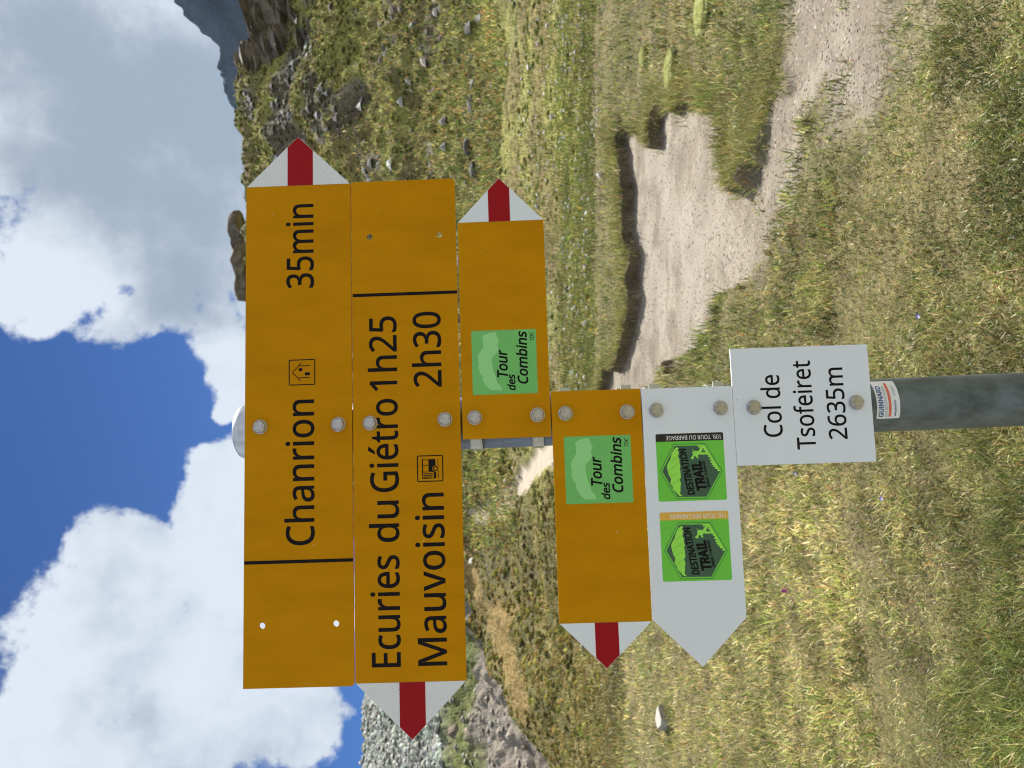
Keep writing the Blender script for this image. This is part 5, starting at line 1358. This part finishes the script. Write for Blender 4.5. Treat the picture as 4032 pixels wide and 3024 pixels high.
def wrap(me, r, a0, z0):
    """bend a flat mesh (x along the girth, z up, metres) round the pole axis; a0 angle of x=0 measured from the camera side."""
    n = len(me.vertices)
    v = np.zeros(n * 3, np.float32)
    me.vertices.foreach_get('co', v)
    v = v.reshape(-1, 3)
    a = a0 + v[:, 0] / r
    rad = r - v[:, 1]
    nv = np.stack([np.sin(a) * rad, -np.cos(a) * rad, z0 + v[:, 2]], -1)
    me.vertices.foreach_set('co', nv.astype(np.float32).ravel())
    me.update()
    return me


def subdiv_x(me, n=24):
    bm = bmesh.new()
    bm.from_mesh(me)
    xs = [v.co.x for v in bm.verts]
    lo, hi = min(xs), max(xs)
    for k in range(1, n):
        x = lo + (hi - lo) * k / n
        bmesh.ops.bisect_plane(bm, geom=bm.verts[:] + bm.edges[:] + bm.faces[:], plane_co=(x, 0, 0), plane_no=(1, 0, 0))
    bm.to_mesh(me)
    bm.free()
    return me


SW = 51.0      # label girth, mm
lab = part('label_sticker', wrap(subdiv_x(sheet([rrect(0, SW, 0, 27, 2)], .0003, -.0003)), PRAD, math.radians(-33), 1.1635), 'label_white', pole,
           'white sticker with blue and red print round the pole below the signs')


def on_label(name, spl, mat, off=0.0):
    return part(name, wrap(subdiv_x(sheet(spl, .0002, -.0005, offset=off), 16), PRAD, math.radians(-33), 1.1635), mat, lab)


on_label('lettering', text_outline('GUiNNARD', 2.5, 41, 19.5, 5.2), 'label_blue', .25)
on_label('lettering', text_outline('REAL ESTATE & TOURISM', 2.5, 41, 14.8, 2.8), 'label_grey', .05)
on_label('red_band', [rrect(2.5, 46, 10.2, 13.2, .3)], 'label_red')
on_label('lettering', text_outline('www.guinnard.ch', 3, 22, 4.6, 2.3), 'label_blue', .05)
on_label('lettering', text_outline('guinnard.ch', 27, 41, 4.6, 2.0), 'label_grey', .05)


def sign_root(name, x, z, label):
    o = empty(name, (OX + x / 1000, OY, OZ + z / 1000), label, 'sign')
    return o


def add_bolts(root, rx, rz, pts, seed):
    for i, (x, z) in enumerate(pts):
        b = part('bolt', bolt_mesh(seed + i), 'bolt_steel', root)
        b.location = ((x - rx) / 1000, FR, (z - rz) / 1000)
        # the band behind this bolt
        zz = OZ + z / 1000
        cl = part('clamp', clamp_mesh(0), 'clamp_steel', root)
        px = pole.location.x - math.tan(TILT) * zz
        cl.location = (px - (OX + rx / 1000), POLE.y - OY, (z - rz) / 1000)


def arrow_sign(x_blunt, x_neck, x_tip, z0, z1, z_tip, stripe, label, bolts, seed, holes=(), tip_mat='sign_white', red=True, body='sign_yellow', round_blunt=(1, 1), rc=4):
    """one direction plate: rectangular body, pointed end with a red stripe."""
    rx, rz = bolts[0][0], (z0 + z1) / 2
    root = sign_root('direction_sign', rx, rz, label)
    right = x_tip > x_neck
    if red:
        if right:
            P = rrect(x_blunt, x_neck, z0, z1, rc, corners=(round_blunt[0], 0, 0, round_blunt[1]))
        else:
            P = rrect(x_neck, x_blunt, z0, z1, rc, corners=(0, round_blunt[0], round_blunt[1], 0))
        part('panel', sheet([P] + [circle(hx, hz, 3.6) for hx, hz in holes], PT, FR, rx, rz), body, root)
        h = .18 if right else -.18
        tip = part('arrow_tip', sheet([[(x_neck + h, z0 + .4), (x_tip, z_tip), (x_neck + h, z1 - .4)]], PT, FR, rx, rz), tip_mat, root)
        s0, s1 = stripe
        f = lambda z: x_neck + (x_tip - x_neck) * ((z - z0) / (z_tip - z0) if z < z_tip else (z1 - z) / (z1 - z_tip))
        g = -.5 if right else .5
        Q = [(x_neck + h, s0), (f(s0) + g, s0), (x_tip + g, z_tip), (f(s1) + g, s1), (x_neck + h, s1)]
        part('red_stripe', sheet([Q], .0002, FR - .0002, rx, rz), 'sign_red', tip)
    else:
        P = [(x_blunt, z0), (x_blunt, z1), (x_neck, z1), (x_tip, z_tip), (x_neck, z0)]
        part('panel', sheet([P], PT, FR, rx, rz), body, root)
    add_bolts(root, rx, rz, bolts, seed)
    return root, rx, rz


def print_on(root, rx, rz, name, spl, mat='sign_black', off=0.0, y=-.00018, th=.00018, parent=None):
    return part(name, sheet(spl, th, FR + y, rx, rz, off), mat, parent or root)


def frame_sq(x0, x1, z0, z1, w, r):
    return [rrect(x0, x1, z0, z1, r), rrect(x0 + w, x1 - w, z0 + w, z1 - w, max(.2, r - w))]


def stroke(p, q, w):
    (x0, z0), (x1, z1) = p, q
    l = math.hypot(x1 - x0, z1 - z0)
    nx, nz = -(z1 - z0) / l * w / 2, (x1 - x0) / l * w / 2
    return [(x0 + nx, z0 + nz), (x0 - nx, z0 - nz), (x1 - nx, z1 - nz), (x1 + nx, z1 + nz)]


# 1 -- topmost sign
r1, ax, az_ = arrow_sign(-336.2, 250.5, 312.2, 188.2, 314.5, 251.6, (233.5, 264.3),
                         'topmost yellow sign reading Chanrion 35min with a hut symbol, pointing right',
                         [(-40.7, 296.2), (-40.7, 204.3)], 1, [(-267.4, 293.1), (-267.2, 208.5)], 'sign_white_worn', round_blunt=(1, 0))
print_on(r1, ax, az_, 'lettering', text_outline('Chanrion', -177.9, -10.7, 233.3, 32.0), off=.42)
print_on(r1, ax, az_, 'lettering', text_outline('35min', 124, 226.5, 233.3, 31.6), off=.42)
print_on(r1, ax, az_, 'dividing_bar', [[(-198.4, 188.4), (-194.6, 188.4), (-194.6, 314.1), (-198.4, 314.1)]])
hut = print_on(r1, ax, az_, 'hut_pictogram', frame_sq(6.9, 37.6, 231.4, 262.8, 1.15, 1.8))
hx, hz = 6.9, 231.4
hs = lambda u, v: (hx + u * 30.7, hz + v * 31.4)
roof = [stroke(hs(.15, .53), hs(.5, .86), .85), stroke(hs(.5, .855), hs(.86, .53), .85), stroke(hs(.29, .635), hs(.29, .20), .8), stroke(hs(.75, .62), hs(.75, .20), .8),
        [hs(.55, .49), hs(.66, .49), hs(.66, .62), hs(.55, .62)], [hs(.38, .20), hs(.49, .20), hs(.49, .39), hs(.38, .39)]]
for P in roof:
    print_on(r1, ax, az_, 'hut_drawing', [P], parent=hut, y=-.00022)

# 2 -- second sign
r2, ax, az_ = arrow_sign(252.0, -333.3, -395.8, 61.6, 187.0, 123.5, (108.2, 137.3),
                         'second yellow sign reading Ecuries du Giétro and Mauvoisin with a bus symbol, pointing left',
                         [(-40.3, 167.0), (-38.9, 79.3)], 5, [(183.7, 165.7), (182.8, 81.6)], 'sign_white_worn', round_blunt=(1, 1))
print_on(r2, ax, az_, 'lettering', text_outline('Ecuries', -316, -193.0, 135.7, 32), off=.42)
print_on(r2, ax, az_, 'lettering', text_outline('du', -177.2, -130.6 - 0.5, 135.4, 32), off=.42)
print_on(r2, ax, az_, 'lettering', text_outline('Giétro', -120.3, -13.0, 135.1, 32), off=.42)
print_on(r2, ax, az_, 'lettering', text_outline('1h25', -2.5, 85.2, 135.0, 31.6), off=.42)
print_on(r2, ax, az_, 'lettering', text_outline('Mauvoisin', -315.7, -123.7, 83.2, 32), off=.42)
print_on(r2, ax, az_, 'lettering', text_outline('2h30', .2, 89, 82.7, 31.8), off=.42)
print_on(r2, ax, az_, 'dividing_bar', [[(110.2, 61.8), (114.0, 61.8), (114.0, 186.2), (110.2, 186.2)]])
bus = print_on(r2, ax, az_, 'bus_pictogram', frame_sq(-110.4, -79.9, 82.7, 113.1, 1.15, 1.8))
bs = lambda u, v: (-110.4 + u * 30.5, 82.7 + v * 30.4)
for P in ([bs(.13, .27), bs(.85, .30), bs(.85, .56), bs(.38, .56), bs(.36, .36), bs(.15, .36)],
          stroke(bs(.12, .79), bs(.87, .79), 1.1), stroke(bs(.83, .56), bs(.83, .78), .6), stroke(bs(.62, .56), bs(.62, .79), .6), stroke(bs(.37, .56), bs(.37, .79), .7),
          stroke(bs(.14, .30), bs(.12, .79), .7), stroke(bs(.24, .40), bs(.24, .74), .9), stroke(bs(.30, .40), bs(.30, .74), .9), stroke(bs(.18, .44), bs(.17, .74), .9),
          stroke(bs(.14, .19), bs(.86, .20), .55)):
    print_on(r2, ax, az_, 'bus_drawing', [P], parent=bus, y=-.00022)
print_on(r2, ax, az_, 'bus_wheel', [circle(*bs(.49, .30), 3.5)], 'sign_yellow', parent=bus, y=-.0003, th=.0003)
print_on(r2, ax, az_, 'bus_wheel', [circle(*bs(.49, .30), 2.9), circle(*bs(.49, .30), 1.7)], parent=bus, y=-.0004, th=.0004)


def tour_sticker(root, ax, az_, x0, x1, z0, z1):
    """green route sticker: pale ridge silhouette and three lines of slanted lettering; laid out on the 77.8 x 76.9 mm original."""
    st_ = print_on(root, ax, az_, 'route_sticker', [[(x0, z0), (x1, z0), (x1, z1), (x0, z1)]], 'sticker_green', y=-.00012, th=.00012)
    q = lambda x, z: (x0 + (x + 141.0) / 77.6 * (x1 - x0), z0 + (z + 135.0) / 77.0 * (z1 - z0))
    ridge = [(-65.8, -87.2), (-66.0, -80.7), (-68.3, -73.3), (-70.8, -71.0), (-76.7, -71.5), (-82.5, -71.9), (-86.8, -69.6), (-92.5, -65.7), (-98.3, -65.0), (-102.6, -66.0),
             (-108.4, -65.1), (-114.2, -67.0), (-118.6, -69.8), (-124.4, -70.3), (-131.8, -75.0), (-135.9, -79.2), (-136.4, -93.7), (-130.8, -91.0), (-126.4, -86.9), (-119.1, -85.7),
             (-113.3, -83.1), (-107.5, -82.6), (-101.7, -81.4), (-95.9, -82.3), (-91.7, -86.9), (-87.4, -90.0), (-81.6, -88.8), (-75.8, -90.8), (-71.4, -88.5)]
    print_on(root, ax, az_, 'ridge_silhouette', [[q(*p) for p in ridge]], 'sticker_pale', y=-.00022, th=.0001, parent=st_)
    for t, a, b, zb, cap, off in (('Tour', -120.3, -87.7, -99.8, 12.0, .45), ('des', -136.4, -117.7, -108.4, 8.6, .38), ('Combins', -128.9, -65.9, -123.6, 11.6, .45), ('TDC', -77.1, -67.2, -132.1, 4.3, .05)):
        spl = [[q(x, z) for x, z in P] for P in text_outline(t, a, b, zb, cap, .2)]
        print_on(root, ax, az_, 'lettering', spl, parent=st_, off=off, y=-.0003, th=.00018)


# 3 -- small yellow arrow to the right
r3_, ax, az_ = arrow_sign(-62.8, 196.4, 250.3, -43.7, 59.1, 8.2, (-3.9, 21.9),
                          'small yellow arrow with a green Tour des Combins sticker, pointing right, third from the top',
                          [(-38.0, 44.5), (-37.2, -28.7)], 9, rc=2, round_blunt=(0, 0))
tour_sticker(r3_, ax, az_, -11.6, 64.4, -29.9, 46.1)
# 4 -- small yellow arrow to the left
r4_, ax, az_ = arrow_sign(-10.4, -274.0, -324.6, -149.1, -45.0, -96.6, (-111.2, -84.8),
                          'small yellow arrow with a green Tour des Combins sticker, pointing left, fourth from the top',
                          [(-36.5, -61.2), (-37.1, -132.7)], 13, rc=2, round_blunt=(0, 0))
tour_sticker(r4_, ax, az_, -141.0, -63.6, -135.0, -58.0)

# 5 -- white arrow with two trail stickers
r5_, ax, az_ = arrow_sign(-10.8, -272.9, -325.3, -255.3, -150.2, -203.6, (0, 0),
                          'white arrow sign with two green Destination Trail stickers, pointing left',
                          [(-36.3, -166.1), (-36.1, -240.3)], 17, red=False, body='sign_white')


def trail_sticker(x0, x1, z0, z1, strip_mat, txt, txt_mat, label):
    """square sticker with rounded corners: upright title strip along the right edge, hexagon badge with ridge, title and runner."""
    st_ = print_on(r5_, ax, az_, 'trail_sticker', [rrect(x0, x1, z0, z1, 2.2)], 'logo_green', y=-.00012, th=.00012)
    st_['label'] = label
    q = lambda x, z: (x0 + (x + 231.1) / 77.4 * (x1 - x0), z0 + (z + 241.9) / 78.0 * (z1 - z0))
    pr = lambda name, spl, mat, y, off=0.0: print_on(r5_, ax, az_, name, spl, mat, parent=st_, off=off, y=y, th=.00012)
    pr('title_strip', [rrect(x1 - 9.0, x1, z0, z1, 2.0, corners=(0, 1, 1, 0))], strip_mat, -.00022)
    # title runs up the strip
    tl = text_outline(txt, 0, 63.5, 0, 4.7)
    pr('lettering', [[(x1 - 2.6 - v, z0 + 2.4 + u) for u, v in P] for P in tl], txt_mat, -.00034, .05)
    hexo = [(-196.5, -167.0), (-165.6, -184.2), (-166.0, -220.8), (-198.6, -238.6), (-229.3, -219.9), (-228.7, -184.3)]
    cxh, czh = -197.5, -202.7
    sc = lambda P, k: [q(cxh + (x - cxh) * k, czh + (z - czh) * k) for x, z in P]
    pr('badge_line', [sc(hexo, 1.0), sc(hexo, .982)], 'logo_dark', -.00022)
    pr('badge_field', [sc(hexo, .925)], 'logo_dark', -.00022)
    g = np.random.default_rng(8)
    mount = [(-226.0, -191.5), (-224.5, -186.7), (-221, -184.0), (-218.1, -181.3), (-214, -180.4), (-211.0, -178.1), (-205.4, -179.2), (-201, -177.0), (-194.0, -175.5), (-191, -175.2), (-188.3, -176.1), (-182.8, -179.7),
             (-176.4, -181.5), (-172.0, -184.5), (-169.3, -187.5)]
    low = [(x, -189.5 + g.uniform(-1.6, 1.2)) for x in np.linspace(-170.5, -225, 22)]
    pr('ridge_silhouette', [[q(*p) for p in mount + low]], 'logo_bright', -.00034)
    for a, b in (((-212, -180.5), (-207, -187)), ((-203, -179), (-199, -187)), ((-195, -177.5), (-190, -186)), ((-186, -180), (-181, -186.5))):
        pr('ridge_fold', [stroke(q(*a), q(*b), .55)], 'logo_green', -.00046)

    def slant(t, xa, xb, za, zb, cap, off):
        k = (zb - za) / (xb - xa)
        return [[q(x, z + (x - xa) * k) for x, z in P] for P in text_outline(t, xa, xb, za, cap)], off
    for t, xa, xb, za, zb, cap, off in (('DESTINATION', -223.7, -171.7, -205.5, -197.5, 7.6, .36), ('TRAIL', -219.2, -186.6, -219.3, -213.9, 10.3, .75), ('VERBIER - ST-BERNARD', -216.5, -186.0, -223.6, -218.6, 2.6, .12)):
        spl, off = slant(t, xa, xb, za, zb, cap, off)
        pr('lettering', spl, 'sign_black', -.00046, off)
    # grass bank at the lower right of the badge
    top = [(-168.2, -209.0)]
    base = [(-168.6, -212.8), (-171.2, -219.1), (-176.9, -222.1), (-181.3, -225.6), (-188.4, -227.6), (-192.7, -230.5), (-198.0, -236.0)]
    edge = []
    for (xa, za), (xb, zb) in zip(base, base[1:]):
        for k in range(4):
            t = k / 4
            edge.append((xa + (xb - xa) * t - (1.3 if k % 2 else 0) - .3, za + (zb - za) * t + (1.9 if k % 2 else 0)))
    pr('grass_silhouette', [[q(*p) for p in top + edge + [(-198.2, -236.2), (-168.0, -219.5)]]], 'logo_bright', -.00034)
    # leaning hiker with a raised stick
    man = [(-183.9, -205.0), (-183.2, -203.2), (-181.4, -203.2), (-180.6, -204.9), (-178.2, -205.8), (-175.6, -205.4), (-174.2, -207.6), (-174.6, -212.0), (-171.6, -214.2), (-168.7, -217.4), (-170.0, -218.8),
           (-173.6, -216.6), (-176.0, -215.4), (-176.6, -219.4), (-176.0, -223.2), (-178.0, -223.4), (-179.0, -217.6), (-178.4, -213.0), (-180.2, -211.0), (-182.6, -212.4), (-183.2, -211.2), (-181.0, -209.0), (-179.6, -208.0), (-181.0, -206.8), (-183.0, -206.6)]
    pr('hiker_silhouette', [[q(*p) for p in man]], 'logo_bright', -.00046)
    pr('hiker_stick', [stroke(q(-180.2, -211.6), q(-172.5, -205.2), .45)], 'logo_bright', -.00058)


trail_sticker(-141.3, -64.1, -241.7, -163.9, 'strip_black', '109. TOUR DU BARRAGE', 'label_white', 'trail sticker with a black title strip')
trail_sticker(-231.1, -153.7, -241.9, -163.9, 'strip_ochre', '110. TOUR DES CABANES', 'label_white', 'trail sticker with an ochre title strip')

# 6 -- name plate
bolts6 = [(-36.7, -278.6), (-35.0, -396.5)]
rx6, rz6 = -36.0, -335.0
r6 = empty('place_sign', (OX + rx6 / 1000, OY, OZ + rz6 / 1000), 'white name plate reading Col de Tsofeiret 2635m, lowest on the pole', 'sign')
part('panel', sheet([rrect(-103.3, 32.6, -414.4, -255.7, 1.0)], PT, FR, rx6, rz6), 'sign_white', r6)
add_bolts(r6, rx6, rz6, bolts6, 21)
for t, a, b, zb, cap in (('Col', -71.3, -36.5, -310.0, 20.8), ('de', -26.5, .1, -310.2, 20.8), ('Tsofeiret', -86.7, 15.6, -346.9, 20.9), ('2635m', -76.3, 6.2, -383.6, 20.6)):
    print_on(r6, rx6, rz6, 'lettering', text_outline(t, a, b, zb, cap), off=.22)

# ------------------------------------------------------------------ mountain air
HAZE = 0.00003
if HAZE:
    x0, x1, y0, y1, z0, z1 = -1000, 1900, -960, 2350, -8, 1000
    V = np.array([(x, y, z) for z in (z0, z1) for y in (y0, y1) for x in (x0, x1)], float)
    F = np.array([(0, 2, 3, 1), (4, 5, 7, 6), (0, 1, 5, 4), (1, 3, 7, 5), (3, 2, 6, 7), (2, 0, 4, 6)])
    hm = bpy.data.materials.new('air')
    hm.use_nodes = True
    hm.node_tree.nodes.clear()
    ho = hm.node_tree.nodes.new('ShaderNodeOutputMaterial')
    hv = hm.node_tree.nodes.new('ShaderNodeVolumePrincipled')
    hv.inputs['Color'].default_value = (0.45, 0.68, 1.0, 1)
    hv.inputs['Density'].default_value = HAZE
    hv.inputs['Anisotropy'].default_value = 0.1
    hm.node_tree.links.new(hv.outputs[0], ho.inputs['Volume'])
    tag(link(bpy.data.objects.new('haze', np_mesh('haze', V, [F], (hm,)))), kind='stuff')
